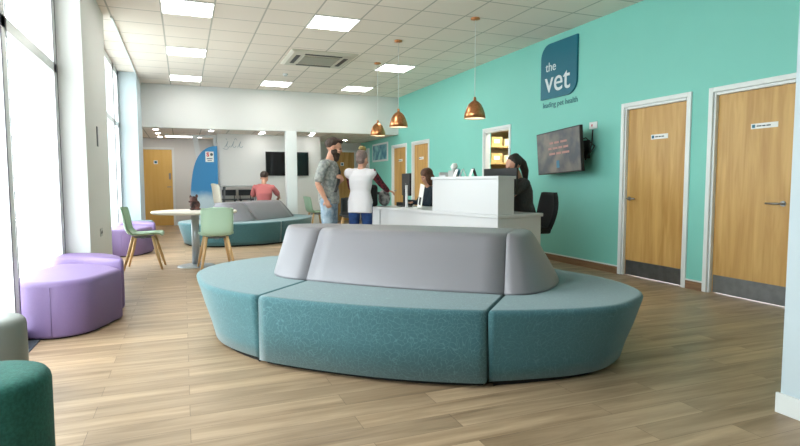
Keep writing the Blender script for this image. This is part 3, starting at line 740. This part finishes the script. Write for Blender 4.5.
# ------------------------------------------------------------------ office chairs
def office_chair(label, loc, rz, zs=.5):
    t = thing('office_chair', label, 'office chair', loc, rz)
    G().box((0, 0, zs), (.48, .46, .08)).build('seat', 'black_fabric', t, bevel=.03, seg=4)
    rows = []
    for k in range(9):
        fr = k/8; z = zs-.02+.5*fr; w = .2+.045*math.sin(fr*PI)-.04*max(0, fr-.8)*5*.5; y = -.25-.03*math.sin(fr*PI*.9)-.09*fr
        rows.append([V((s*w, y+.05*abs(s)**2, z)) for s in [-1+j/5 for j in range(11)]])
    o = G().loft(rows, False, True, False).build('backrest', 'black_fabric', t); so = o.modifiers.new('s', 'SOLIDIFY'); so.thickness = .05; so.offset = 0
    G().tube([(0, -.05, zs-.05), (0, -.3, zs-.03), (0, -.335, zs+.12), (0, -.33, zs+.3)], .02, 10).build('back_bar', 'black', t)
    G().tube([(0, 0, .1), (0, 0, zs-.03)], [.03, .022], 14).build('gas_column', 'black', t)
    g = G()
    for k in range(5):
        a = k*2*PI/5; d = V((math.cos(a), math.sin(a), 0)); g.tube([d*.03+V((0, 0, .11)), d*.28+V((0, 0, .075))], [.024, .016], 10)
    b = g.build('star_base', 'black', t)
    for k in range(5):
        a = k*2*PI/5; d = V((math.cos(a), math.sin(a), 0)); w = V((-d.y, d.x, 0)); c = d*.28+V((0, 0, .03))
        G().tube([c-w*.022, c+w*.022], .03, 16).build('caster', 'black', b)
    return t
office_chair('black curved office chair behind the desk, beside the turquoise wall', (4.13, 6.04, 0), math.radians(80), .54)
office_chair('black office chair of the brown-haired receptionist', tuple(dk(1.0, 2.46, 0)), math.radians(60), .45)

# ------------------------------------------------------------------ wall sign, screen, sockets, pictures
def wallM(y, z, x=TX): return Matrix(((0, 0, -1, x), (-1, 0, 0, y), (0, 1, 0, z), (0, 0, 0, 1)))
sg = thing('wall_sign', 'square dark teal sign with two rounded corners reading the vet', 'sign', (0, 0, 0))
ya, yb, za, zb = 6.25, 7.06, 2.375, 3.165
r = .2; poly = []
# going round: bottom-left(sharp, y=yb) -> bottom-right(round) -> top-right(sharp, y=ya) -> top-left(round)
poly.append((yb, za))
poly += [(ya+r-r*math.sin(a), za+r-r*math.cos(a)) for a in [k*PI/16 for k in range(9)]]
poly.append((ya, zb))
poly += [(yb-r+r*math.sin(a), zb-r+r*math.cos(a)) for a in [k*PI/16 for k in range(9)]]
G().prism(poly, lambda a, b, d: (d, a, b), TX-.03, TX).build('board', 'sign_teal', sg)
text_obj('lettering', 'the', .185, wallM(6.94, 2.77, TX-.032), 'sign_text', sg, align='LEFT', bold=.0)
text_obj('lettering', 'vet', .45, wallM(6.955, 2.47, TX-.032), 'sign_text', sg, align='LEFT', bold=.001, sx=1.02)
tl = text_obj('wall_lettering', 'leading pet health', .112, wallM(6.64, 2.255, TX-.003), 'tag_text', None)
tag(tl, 'small grey words leading pet health below the dark teal sign', 'lettering')

tv = thing('wall_television', 'flat screen on a bracket of the turquoise wall, showing a dull grey slide', 'television', (4.82, 6.31, 1.57))
# local: x along screen width, faces -y ; width ~ .95
tvw, tvh = 1.13, .59
tvR = Matrix.Rotation(math.radians(-97), 3, 'Z') @ Matrix.Rotation(math.radians(3), 3, 'X') @ Matrix.Rotation(math.radians(-2.0), 3, 'Y')
def tb(c, d, name, m, bev=0, par=tv): return G().box(tvR @ V(c), d, tvR).build(name, m, par, bevel=bev)
tb((0, 0, 0), (tvw, .045, tvh), 'casing', 'black', .005)
sc = tb((0, -.0235, 0), (tvw-.03, .002, tvh-.03), 'screen', 'screen_slide')
g = G()
for j, (z, segs) in enumerate([(.13, [(-.2, .1), (-.07, .12), (.09, .16)]), (.055, [(-.24, .09), (-.12, .13), (.03, .1), (.16, .12)]), (-.02, [(-.22, .16), (-.03, .12), (.12, .18)])]):
    for x, w in segs: g.box(tvR @ V((x+w/2, -.0255, z)), (w, .001, .028), tvR)
g.build('slide_line', mat('slide_text', s2l(178, 130, 122), .3), sc)
G().box(tvR @ V((.0, -.0255, -.17)), (.07, .001, .1), tvR).build('slide_image', mat('slide_image', s2l(60, 130, 160), .3), sc)
G().tube([tvR @ V((.2, .03, .0)), (.1, -.05, 0), (.2, -.25, .02), (.24, -.28, .02)], .018, 8).build('bracket_arm', 'black', tv)
G().box((.225, -.27, .02), (.02, .16, .24)).build('wall_plate', 'black', tv)
G().tube([tvR @ V((.35, .03, .1)), (.1, -.42, .16), (.18, -.5, .05), (.12, -.42, -.1), (.2, -.3, -.12), (.16, -.44, .0), (.2, -.42, .1), (.236, -.39, .27)], .009, 6).build('cable', 'black', tv)
t = thing('wall_socket', 'white double socket on the turquoise wall beside the flat screen', 'socket', (TX, 5.92, 1.9))
G().box((-.006, 0, 0), (.012, .15, .09)).build('face_plate', 'white_paint', t, bevel=.004); G().box((-.013, .02, .0), (.002, .02, .03)).build('switch', 'red', t)
t = thing('framed_picture', 'blue green abstract picture in a white frame on the turquoise wall', 'picture', (TX, 14.4, 1.98))
G().box((-.012, 0, 0), (.024, 1.25, .5)).build('picture_frame', 'white_paint', t, bevel=.004); G().box((-.0255, 0, 0), (.003, 1.13, .4)).build('print', 'art', t)
# thermostat strip and socket on the pier
t = thing('door_control', 'slim grey wall control high on the pale pier', 'control', (-.88, 7.0, 1.67)); G().box((.006, 0, 0), (.012, .05, .22)).build('plate', 'grey_mid', t, bevel=.003); G().box((.013, 0, .04), (.002, .03, .04)).build('button', 'grey_light', t)
t = thing('wall_socket', 'steel socket low on the pale pier', 'socket', (-.88, 7.02, .6)); G().box((.005, 0, 0), (.01, .15, .09)).build('face_plate', 'grey_light', t, bevel=.003); g = G(); g.box((.011, .03, 0), (.004, .03, .03)).box((.011, -.03, -.005), (.004, .03, .03)); g.build('outlet', 'khaki', t)

# far screen on the white wall
t = thing('wall_television', 'black switched-off screen on the far white wall behind the column', 'television', (2.48, 14.2, 1.635))
G().box((0, -.03, 0), (1.08, .05, .6)).build('casing', 'black', t, bevel=.006); G().box((0, -.056, 0), (1.05, .003, .57)).build('screen', 'black_gloss', t); G().box((0, -.0585, -.0), (.05, .002, .014)).build('logo_mark', 'grey_light', t)
G().box((0, -.003, 0), (.4, .006, .3)).build('wall_plate', 'black', t)
# scribble lettering on the white wall
g = G()
def stroke(pts): g.tube([(p[0], 14.195, p[1]) for p in catmull(pts, 5, False)], .005, 6)
for x in (1.0, 1.14, 1.30): stroke([(x-.03, 2.02), (x+.02, 2.1), (x+.05, 2.17), (x+.02, 2.06), (x+.06, 2.02), (x+.1, 2.06)])
stroke([(.93, 2.0), (1.0, 1.97), (1.06, 2.0)]); stroke([(1.2, 2.2), (1.23, 2.24), (1.26, 2.2)]); stroke([(1.0, 2.24), (1.03, 2.2)])
g = g.build('wall_lettering', mat('scribble', s2l(130, 150, 162), .6)); tag(g, 'grey handwritten-looking lettering high on the far white wall', 'lettering')

# blue curved panel with sticker
t = thing('room_divider', 'blue printed board with a curved edge standing left of the far white wall', 'divider', (0, 14.1, 0))
edge = [(.17, 0), (.16, .5), (.17, 1.0), (.22, 1.4), (.30, 1.68), (.42, 1.88), (.56, 1.99), (.68, 2.03), (.79, 2.04)]
poly = [(p.x, p.y) for p in catmull(edge, 5, False)] + [(.79, 0)]
G().prism(poly, lambda a, b, d: (a, d, b), -.02, .02).build('panel_board', 'graphic', t)
st = G().box((.61, -.022, 1.78), (.19, .003, .25)).build('sticker', 'paper', t)
text_obj('sticker_mark', 'S', .13, Matrix(((1, 0, 0, .57), (0, 0, -1, -.0245), (0, 1, 0, 1.79), (0, 0, 0, 1))), 'red', st, .002, bold=.006)
g = G(); g.loft([[V((.655+r_*math.cos(k*PI/12), -.0255, 1.835+r_*math.sin(k*PI/12))) for k in range(24)] for r_ in (.002, .034)], False, False); g.build('sticker_mark', 'ink', st)
g = G().box((.61, -.0245, 1.735), (.13, .002, .02)).box((.61, -.0245, 1.69), (.1, .002, .014)); g.build('sticker_mark', 'denim_dark', st)
t = thing('slanted_stand', 'white stand with a slanted post behind the blue curved panel', 'stand', (0, 14.5, 0))
G().loft([[(.58, -.04, 0), (.7, -.04, 0), (.7, .04, 0), (.58, .04, 0)], [(.24, -.04, 2.27), (.36, -.04, 2.27), (.36, .04, 2.27), (.24, .04, 2.27)]], True, False).build('slanted_post', 'white_paint', t)
G().box((.52, 0, 2.3), (.56, .08, .06)).build('header', 'white_paint', t); G().box((.76, 0, 1.14), (.07, .08, 2.28)).build('post', 'white_paint', t)
# high table + stools
t = thing('high_table', 'tall grey table against the far white wall, left of the seated man', 'table', (1.25, 13.82, 0))
G().box((0, 0, 1.08), (.86, .55, .035)).build('table_top', 'grey_light', t, bevel=.004)
for sx in (-1, 1):
    for s2 in (-1, 1): G().tube([(sx*.34, s2*.2, 1.065), (sx*.4, s2*.24, 0)], .02, 10).build('leg', 'grey_mid', t)
def bar_stool(label, loc, rz):
    t = thing('bar_stool', label, 'stool', loc, rz, 'stools under the tall grey table')
    G().box((0, 0, .76), (.34, .32, .03)).build('seat', 'khaki', t, bevel=.01)
    for sx in (-1, 1):
        for s2 in (-1, 1): G().tube([(sx*.12, s2*.11, .75), (sx*.19, s2*.18, 0)], .016, 8).build('leg', 'khaki', t)
    G().box((0, -.15, .92), (.32, .02, .14)).build('backrest', 'khaki', t, bevel=.006); g = G(); g.tube([(-.12, -.15, .76), (-.13, -.15, .92)], .01, 8).tube([(.12, -.15, .76), (.13, -.15, .92)], .01, 8); g.build('back_post', 'khaki', t)
    return t
b1 = bar_stool('dark bar stool under the tall grey table, next to the blue panel', (1.02, 13.72, 0), PI)
dup(b1, (1.4, 13.72, 0), PI, 'dark bar stool under the tall grey table, next to the seated man')

# tortoiseshell toy on the round table
t = thing('toy_cat', 'small dark brown mottled soft toy standing on the round table', 'toy', (.15, 8.38, .77))
mt = mat('tortie', s2l(22, 12, 16), .9, noise=(16, s2l(120, 84, 80)))
g = G(); g.ell((0, 0, .06), (.055, .05, .062)); g.ell((-.015, -.01, .125), (.042, .04, .038)); g.ell((-.045, 0, .155), (.012, .01, .02)); g.ell((.02, 0, .163), (.014, .01, .022)); g.ell((-.05, -.03, .1), (.02, .02, .014)); g.ell((.03, -.03, .012), (.03, .02, .013)); g.ell((-.03, -.03, .012), (.03, .02, .013))
o = g.build('body', mt, t); o.scale = (1.25, 1.2, 1.2)

# ------------------------------------------------------------------ people
def frame(fw, up=V((0, 0, 1))):
    fw = V(fw).normalized(); r_ = fw.cross(up).normalized(); u = r_.cross(fw); return Matrix((r_, fw, u)).transposed()
def head(g, c, fw, s=1.0):
    R = frame(fw); P = lambda x, y, z: V(c)+R @ V((x, y, z))*s
    E = lambda p, r: g.ell(P(*p), [q*s for q in r], R)
    E((0, -.008, .03), (.074, .094, .088)); E((0, .022, -.035), (.06, .066, .07)); E((0, .05, -.075), (.038, .035, .03))
    E((0, .098, -.018), (.013, .018, .014)); E((0, .09, .0), (.009, .014, .03)); E((0, .078, .024), (.05, .014, .011)); E((0, .086, -.052), (.024, .011, .011))
    E((.036, .066, -.022), (.024, .02, .02)); E((-.036, .066, -.022), (.024, .02, .02))
    for sx in (-1, 1): E((sx*.076, -.006, -.008), (.011, .02, .032))
    return R
def face(t, c, fw, s=1.0):
    R = frame(fw); P = lambda x, y, z: V(c)+R @ V((x, y, z))*s
    g = G()
    for sx in (-1, 1): g.ell(P(sx*.031, .082, .007), (.011*s, .008*s, .006*s), R, 10, 8)
    g.build('eyes', 'eye', t)
    G().ell(P(0, .095, -.052), (.021*s, .007*s, .007*s), R, 12, 8).build('lips', 'lips', t)
def hand(g, w, d, palm, curl=.5, s=1.0, side=1):
    """wrist w, direction d of the hand, palm normal; fingers curl to the palm side"""
    d = V(d).normalized(); pn = V(palm); pn = (pn-d*pn.dot(d)).normalized(); x = d.cross(pn)*side
    R = Matrix((x, d, pn)).transposed(); w = V(w)
    g.ell(w+d*.045*s, (.04*s, .055*s, .017*s), R, 12, 8)
    for k, (off, ln) in enumerate(((-.03, .062), (-.0105, .072), (.0095, .068), (.029, .054))):
        p0 = w+d*.08*s+x*off*s; a = 0; pts = [w+d*.05*s+x*off*.8*s, p0]
        for q in range(3):
            a += curl*.75; p0 = p0+(d*math.cos(a)+pn*math.sin(a))*ln*s/2.6; pts.append(p0)
        g.limb(pts, [.009*s, .0095*s, .009*s, .0082*s, .007*s], 8)
    b = w+d*.02*s-x*.025*s
    g.limb([b, b-x*.03*s+d*.028*s+pn*.01*s, b-x*.035*s+d*.055*s+pn*.022*s], [.012*s, .0105*s, .008*s], 8)

def torso_rings(g, secs):
    """secs: (centre, half width vec, half depth vec)"""
    rings = []
    for c, a, b in secs:
        rings.append([V(c)+V(a)*math.copysign(abs(math.cos(t))**.85, math.cos(t))+V(b)*math.copysign(abs(math.sin(t))**.85, math.sin(t)) for t in [k*2*PI/24 for k in range(24)]])
    g.loft(rings); return g

def person(label, loc, rz, J, mats, hair, female=False, voxel=.009, beard=False, raglan=False, long_sleeve=False):
    """J: joints in local space, figure faces +y. mats: (top, trousers)"""
    t = thing('person', label, 'person', loc, rz)
    sc_ = J.get('s', 1.0); k = .92 if female else 1.0
    P, Cst, N, Hd = V(J['pelvis']), V(J['chest']), V(J['neck']), V(J['head'])
    hf = V(J['look'])
    lr = (V(J['sh_r'])-V(J['sh_l'])).normalized()
    up = (Cst-P).normalized(); fwd = up.cross(lr).normalized() if up.cross(lr).length > 0 else V((0, 1, 0))
    up2 = (N-Cst).normalized()
    def secs(e):
        mid_ = P.lerp(Cst, .5)
        hipw = (.165 if not female else .17); wst = .145*k; ch = .17*k; shw = .19*k
        return [(P-up*.08, lr*(hipw*.9+e), fwd*(.105+e)), (P, lr*(hipw+e), fwd*(.115+e)), (P.lerp(Cst, .3), lr*(wst+.012+e), fwd*(.108+e)), (mid_, lr*(wst+e), fwd*(.1+e)), (P.lerp(Cst, .8), lr*(ch-.005+e), fwd*(.112+e)),
                (Cst, lr*(ch+e), fwd*(.12+e)), (Cst.lerp(N, .4), lr*(ch+.0+e), fwd*(.108+e)), (Cst.lerp(N, .72), lr*(ch*.78+e), fwd*(.082+e)), (Cst.lerp(N, .93), lr*(.075+e), fwd*(.062+e))]
    # body
    g = G(); torso_rings(g, secs(-.012)); g.limb([N-up2*.05, N.lerp(Hd, .35), Hd-V((0, 0, .03))], [.062*k, .056*k, .055*k])
    head(g, Hd, hf, sc_)
    for sd in ('l', 'r'):
        sh, el, wr = V(J['sh_'+sd]), V(J['el_'+sd]), V(J['wr_'+sd])
        g.limb([Cst.lerp(N, .5).lerp(sh, .4), sh, sh.lerp(el, .45), el, el.lerp(wr, .25), wr.lerp(el, .2), wr], [.05*k, .05*k, .046*k, .037*k, .04*k, .029*k, .026*k])
        hd_ = J.get('hd_'+sd, (wr-el)); hand(g, wr, hd_, J.get('pn_'+sd, (0, 1, 0)), J.get('curl_'+sd, .5), 1.0*k, 1 if sd == 'r' else -1)
        hp, kn, an = V(J['hp_'+sd]), V(J['kn_'+sd]), V(J['an_'+sd])
        g.limb([P.lerp(hp, .6), hp, hp.lerp(kn, .5), kn, kn.lerp(an, .3), an.lerp(kn, .2), an], [.08, .082, .068, .05, .052, .036, .034])
        toe = V(J.get('toe', (0, 1, 0))).normalized()
        g.limb([an-V((0, 0, .045)), an+toe*.08-V((0, 0, .055)), an+toe*.15-V((0, 0, .06))], [.034, .032, .022])
    g.build('body', 'skin', t, voxel=voxel)
    face(t, Hd, hf, sc_)
    # top
    g = G(); e = .014; ss = secs(e); ss[0] = (P-up*(J.get('hem', .1)), ss[0][1]*1.06, ss[0][2]*1.08); torso_rings(g, ss)
    for sd in ('l', 'r'):
        sh, el, wr = V(J['sh_'+sd]), V(J['el_'+sd]), V(J['wr_'+sd])
        g.limb([Cst.lerp(N, .74), sh.lerp(Cst.lerp(N, .8), .5)-V((0, 0, .004)), sh-V((0, 0, .014))], [.062*k, .064*k, .064*k])
        if raglan:
            q = .078 if sd == 'l' else .064
            g.ell(sh-V((0, 0, .012)), (q, q, q)); g.ell(sh.lerp(Cst, .22), (.085, .085, .08))
        elif long_sleeve: g.limb([Cst.lerp(N, .45).lerp(sh, .3), sh, sh.lerp(el, .5), el, el.lerp(wr, .5), wr.lerp(el, .06)], [.066*k, .064*k, .058*k, .052*k, .046*k, .038*k])
        else: g.limb([Cst.lerp(N, .45).lerp(sh, .3), sh, sh.lerp(el, .45), sh.lerp(el, .78)], [.066*k, .066*k, .066*k, .064*k])
    g.build('top', mats[0], t, voxel=voxel)
    if raglan:
        for sd in ('l', 'r'):
            sh, el, wr = V(J['sh_'+sd]), V(J['el_'+sd]), V(J['wr_'+sd])
            G().limb([Cst.lerp(N, .8).lerp(sh, .5) if sd == 'r' else sh.lerp(el, .1), sh+V((0, 0, .0)) if sd == 'r' else sh.lerp(el, .2), sh.lerp(el, .5), el, el.lerp(wr, .5), wr.lerp(el, .06)], [.05*k, .068*k, .06*k, .054*k, .048*k, .04*k]).build('sleeve', 'plaid', t, voxel=voxel)
    # trousers
    g = G(); torso_rings(g, [(P-up*.1, lr*.17, fwd*.12), (P-up*.02, lr*.178, fwd*.126), (P+up*.06, lr*.166, fwd*.12)])
    for sd in ('l', 'r'):
        hp, kn, an = V(J['hp_'+sd]), V(J['kn_'+sd]), V(J['an_'+sd])
        g.limb([P.lerp(hp, .6), hp, hp.lerp(kn, .5), kn, kn.lerp(an, .5), an+V((0, 0, .0))], [.094, .096, .083, .068, .062, .058])
    g.build('trousers', mats[1], t, voxel=voxel)
    for sd in ('l', 'r'):
        an = V(J['an_'+sd]); toe = V(J.get('toe', (0, 1, 0))).normalized()
        g = G(); g.limb([an-V((0, 0, .03))-toe*.03, an-V((0, 0, .035))], [.045, .045]); g.limb([an-toe*.04-V((0, 0, .05)), an+toe*.07-V((0, 0, .05)), an+toe*.16-V((0, 0, .055))], [.04, .042, .034])
        g.build('shoe', 'shoe', t, voxel=voxel)
    # hair
    R = frame(hf); Q = lambda x, y, z: Hd+R @ V((x, y, z))*sc_
    g = G(); g.ell(Q(0, -.03, .048), (.082*sc_, .09*sc_, .088*sc_), R)
    hm = hair[0]
    if hair[1] == 'short': g.ell(Q(0, .03, .1), (.06*sc_, .055*sc_, .035*sc_), R)
    if hair[1] == 'bun': g.ell(Q(0, -.04, -.02), (.066*sc_, .06*sc_, .06*sc_), R)
    if hair[1] == 'long':
        g.ell(Q(0, -.05, -.06), (.095*sc_, .07*sc_, .12*sc_), R); g.ell(Q(.06, .0, -.05), (.035, .06, .11), R); g.ell(Q(-.06, .0, -.05), (.035, .06, .11), R); g.ell(Q(0, .0, .06), (.088, .09, .08), R)
    if hair[1] == 'tail':
        g.ell(Q(0, -.06, .09), (.06, .06, .05), R); g.limb([Q(0, -.09, .06), Q(0, -.12, -.02), Q(.01, -.12, -.12), Q(.03, -.09, -.24)], [.045, .055, .05, .025])
    g.build('hair', hm, t, voxel=.008)
    if hair[1] == 'bun':
        g = G(); g.ell(Q(0, -.03, .15), (.058, .058, .045), R)
        for a in range(8): g.ell(Q(.033*math.cos(a*PI/4), -.02+.033*math.sin(a*PI/4), .152), (.02, .02, .026), R, 8, 6)
        g.build('hair_bun', 'hair_blond', t)
    if beard:
        g = G(); g.ell(Q(0, .05, -.085), (.058, .058, .06), R); g.ell(Q(0, .068, -.125), (.042, .042, .055), R); g.ell(Q(.05, .02, -.05), (.02, .045, .05), R); g.ell(Q(-.05, .02, -.05), (.02, .045, .05), R)
        g.build('beard', 'hair_dark', t, voxel=.008)
    return t

ST = dict(pelvis=(0, 0, .95), chest=(0, .0, 1.27), neck=(0, 0, 1.47), head=(0, .035, 1.64), look=(0, 1, -.15),
          sh_l=(-.2, 0, 1.42), sh_r=(.2, 0, 1.42), el_l=(-.24, -.03, 1.13), el_r=(.24, -.03, 1.13), wr_l=(-.23, .12, .9), wr_r=(.23, .12, .9),
          hp_l=(-.095, 0, .9), hp_r=(.095, 0, .9), kn_l=(-.11, .01, .49), kn_r=(.11, .01, .49), an_l=(-.12, -.02, .09), an_r=(.12, -.02, .09))
man = dict(ST); man.update(head=(0, .07, 1.655), neck=(0, .02, 1.48), look=(-.3, .96, -.32), sh_l=(-.205, .0, 1.42), sh_r=(.205, 0, 1.42),
          el_r=(.26, -.07, 1.14), wr_r=(.25, .03, .91), hd_r=(-.1, .35, -.95), s=1.1, pn_r=(-1, 0, 0), curl_r=.7, el_l=(-.26, .03, 1.14), wr_l=(-.05, .17, 1.2), hd_l=(.8, .02, .3), pn_l=(.1, -1, 0))
pm = person('bearded man standing in a mottled grey T-shirt and pale jeans', (1.97, 7.86, 0), math.radians(-120), man, ('camo', 'denim_light'), ('hair_dark', 'short'), beard=True)
pm.scale = (1.12, 1.12, 1)
# messenger strap across his front
G().tube([(-.13, -.09, 1.5), (-.08, .08, 1.42), (-.0, .145, 1.3), (.08, .15, 1.15), (.16, .13, 1.02)][::1], .009, 8, True, (1, 2.6)).build('bag_strap', 'black', pm)
wo = dict(ST); wo.update(s=1.05, pelvis=(0, 0, .88), chest=(0, .03, 1.17), neck=(0, .05, 1.35), head=(.01, .09, 1.485), look=(.35, 1, -.25), hem=.17,
          sh_l=(-.175, .04, 1.3), sh_r=(.175, .04, 1.3), el_l=(-.19, .2, 1.08), el_r=(.27, .2, 1.13), wr_l=(-.06, .38, 1.08), wr_r=(.32, .42, 1.03), hd_r=(.7, .5, -.2), pn_r=(0, 0, -1), pn_l=(0, 0, -1), hd_l=(.3, 1, 0),
          hp_l=(-.09, 0, .84), hp_r=(.09, 0, .84), kn_l=(-.1, .02, .46), kn_r=(.1, .02, .46), an_l=(-.11, -.02, .09), an_r=(.11, -.02, .09))
pw = person('woman with a blond bun in a white top with plaid sleeves, back turned', (2.39, 7.68, 0), math.radians(-32), wo, ('white_cloth', 'denim_dark'), ('hair_ash', 'bun'), female=True, raglan=True)
# glasses
# rucksack held in front of her
t = thing('rucksack', 'black rucksack between the woman with the bun and the counter', 'bag', (2.73, 8.2, .781), .2)
G().box((0, 0, .17), (.16, .2, .34)).build('bag_body', 'black_fabric', t, bevel=.05, seg=4); G().tube([(-.05, -.08, .34), (-.03, 0, .4), (-.02, .07, .34)], .01, 8).build('carry_loop', 'black', t); G().box((-.09, 0, .1), (.03, .14, .14)).build('pocket', 'black', t, bevel=.012)

SIT = dict(pelvis=(0, 0, .6), chest=(0, .06, .9), neck=(0, .09, 1.09), head=(0, .13, 1.25), look=(0, 1, -.3),
          sh_l=(-.19, .07, 1.03), sh_r=(.19, .07, 1.03), el_l=(-.25, .2, .82), el_r=(.25, .2, .82), wr_l=(-.14, .4, .84), wr_r=(.14, .4, .84), hd_l=(.2, 1, -.1), hd_r=(-.2, 1, -.1), pn_l=(0, 0, -1), pn_r=(0, 0, -1),
          hp_l=(-.09, .03, .58), hp_r=(.09, .03, .58), kn_l=(-.12, .42, .56), kn_r=(.12, .42, .56), an_l=(-.12, .42, .1), an_r=(.12, .42, .1))
def shift(J, dz, only=('pelvis', 'chest', 'neck', 'head', 'sh_l', 'sh_r', 'el_l', 'el_r', 'wr_l', 'wr_r', 'hp_l', 'hp_r', 'kn_l', 'kn_r')):
    K = dict(J)
    for q in only: K[q] = (J[q][0], J[q][1], J[q][2]+dz)
    return K
# man in the pink shirt seated on the far side of the second sofa
pk = shift(SIT, .03); pk.update(s=1.12, neck=(0, .09, 1.13), head=(.02, .14, 1.27), look=(.6, 1, -.5), el_r=(.33, .16, .87), wr_r=(.36, .36, .80), chest=(0, .0, .92), sh_l=(-.2, .03, 1.055), sh_r=(.2, .04, 1.045))
person('man seated on the far sofa in a pink T-shirt, back turned', (1.72, 12.92, 0), math.radians(-5), pk, ('pink_cloth', 'denim_dark'), ('hair_dark', 'short'))
# receptionist with brown hair
rc = shift(SIT, .0); rc.update(look=(-.1, 1, -.35))
person('receptionist with long brown hair seated behind the black monitor', tuple(dk(.9, 2.56, 0)), math.radians(85), rc, ('navy_cloth', 'khaki'), ('hair_brown', 'long'), female=True, long_sleeve=True)
# receptionist on the phone
rp = shift(SIT, .12); rp.update(s=1.08, kn_l=(-.12, .42, .62), kn_r=(.12, .42, .62), look=(-.1, 1, -.45), head=(0, .17, 1.36), neck=(0, .1, 1.21), an_l=(-.12, .42, .1), an_r=(.12, .42, .1), sh_l=(-.18, .08, 1.14), sh_r=(.18, .08, 1.14),
          el_l=(-.24, .27, 1.0), wr_l=(-.13, .27, 1.22), hd_l=(.25, -.15, .8), pn_l=(1, -.2, .2), curl_l=.9, el_r=(.24, .22, .93), wr_r=(.12, .4, .93))
rpp = person('receptionist with tied-back dark hair holding a phone to one ear', (4.12, 6.06, 0), math.radians(80), rp, ('dark_cloth', 'khaki'), ('hair_black', 'tail'), female=True, long_sleeve=True)
hs = G().tube([(-.105, .26, 1.25), (-.11, .2, 1.32), (-.10, .17, 1.39)], [.02, .013, .02], 10); o = hs.build('telephone_handset', 'black', None, smooth=True)
o.location = (4.12, 6.06, 0); o.rotation_euler = (0, 0, math.radians(80)); tag(o, 'black telephone handset held to the ear of the tied-hair receptionist', 'telephone')

# ------------------------------------------------------------------ outside
struct(G().span((-14, -8, -.2), (-1.4, 22, -.11)).build('ground', 'paving'), 'pale paving outside the windows')
rl = thing('balustrade', 'glass balustrade with a pale rail outside the nearest glazing', 'railing', (-3.2, 0, 0))
for k in range(10): G().box((0, -2+k*1.6, .52), (.04, .04, 1.2)).build('post', 'grey_light', rl)
G().span((-.025, -2, 1.12), (.025, 12.4, 1.16)).build('handrail', 'grey_light', rl)
G().span((-.005, -2, .05), (.005, 12.4, 1.1)).build('pane', 'glass', rl)
for k, (x, y, s) in enumerate([(-4.6, 6.4, .55), (-5.2, 9.0, .6)]):
    random.seed(20+k); g = G()
    for q in range(220):
        a, b, c = [random.gauss(0, 1) for _ in range(3)]; d = V((a, b, c)).normalized()*s*(random.random()**.3)
        R = Matrix.Rotation(random.random()*6, 3, V((a, b, c)))
        g.box(V((0, 0, s*.85-.1))+V((d.x, d.y, d.z*.85)), (.11, .07, .005), R)
    tt = thing('shrub', ['leafy green shrub outside, behind the balustrade near the purple poufs', 'leafy green shrub outside, behind the balustrade beyond the pier'][k], 'shrub', (x, y, 0))
    g.build('leaves', 'leaf', tt)
    G().tube([(0, 0, -.11), (0, 0, s)], [.03, .015], 8).build('stem', 'beech', tt)

# ------------------------------------------------------------------ light
w = bpy.data.worlds.new('world'); bpy.context.scene.world = w; w.use_nodes = True
bg = w.node_tree.nodes['Background']; bg.inputs['Color'].default_value = (.94, .97, 1, 1); bg.inputs['Strength'].default_value = 8.6
def portal(y0, y1):
    l = bpy.data.lights.new('window_portal', 'AREA'); l.shape = 'RECTANGLE'; l.size = y1-y0; l.size_y = H-.1; l.cycles.is_portal = True
    o = bpy.data.objects.new('window_portal', l); C.objects.link(o); o.location = (LX-.1, (y0+y1)/2, H/2); o.rotation_euler = (0, math.radians(-90), 0)
    o.rotation_euler = Matrix(((0, 0, -1), (1, 0, 0), (0, -1, 0))).to_euler() if False else (PI/2, 0, -PI/2)
portal(1.3, 6.25); portal(8.0, 11.85)

vs = bpy.context.scene.view_settings
vs.view_transform = 'Standard'; vs.look = 'None'; vs.exposure = 0.0; vs.gamma = 1.0; vs.use_curve_mapping = False
bpy.context.scene.cycles.max_bounces = 8; bpy.context.scene.cycles.diffuse_bounces = 5
bpy.context.scene.cycles.use_denoising = True
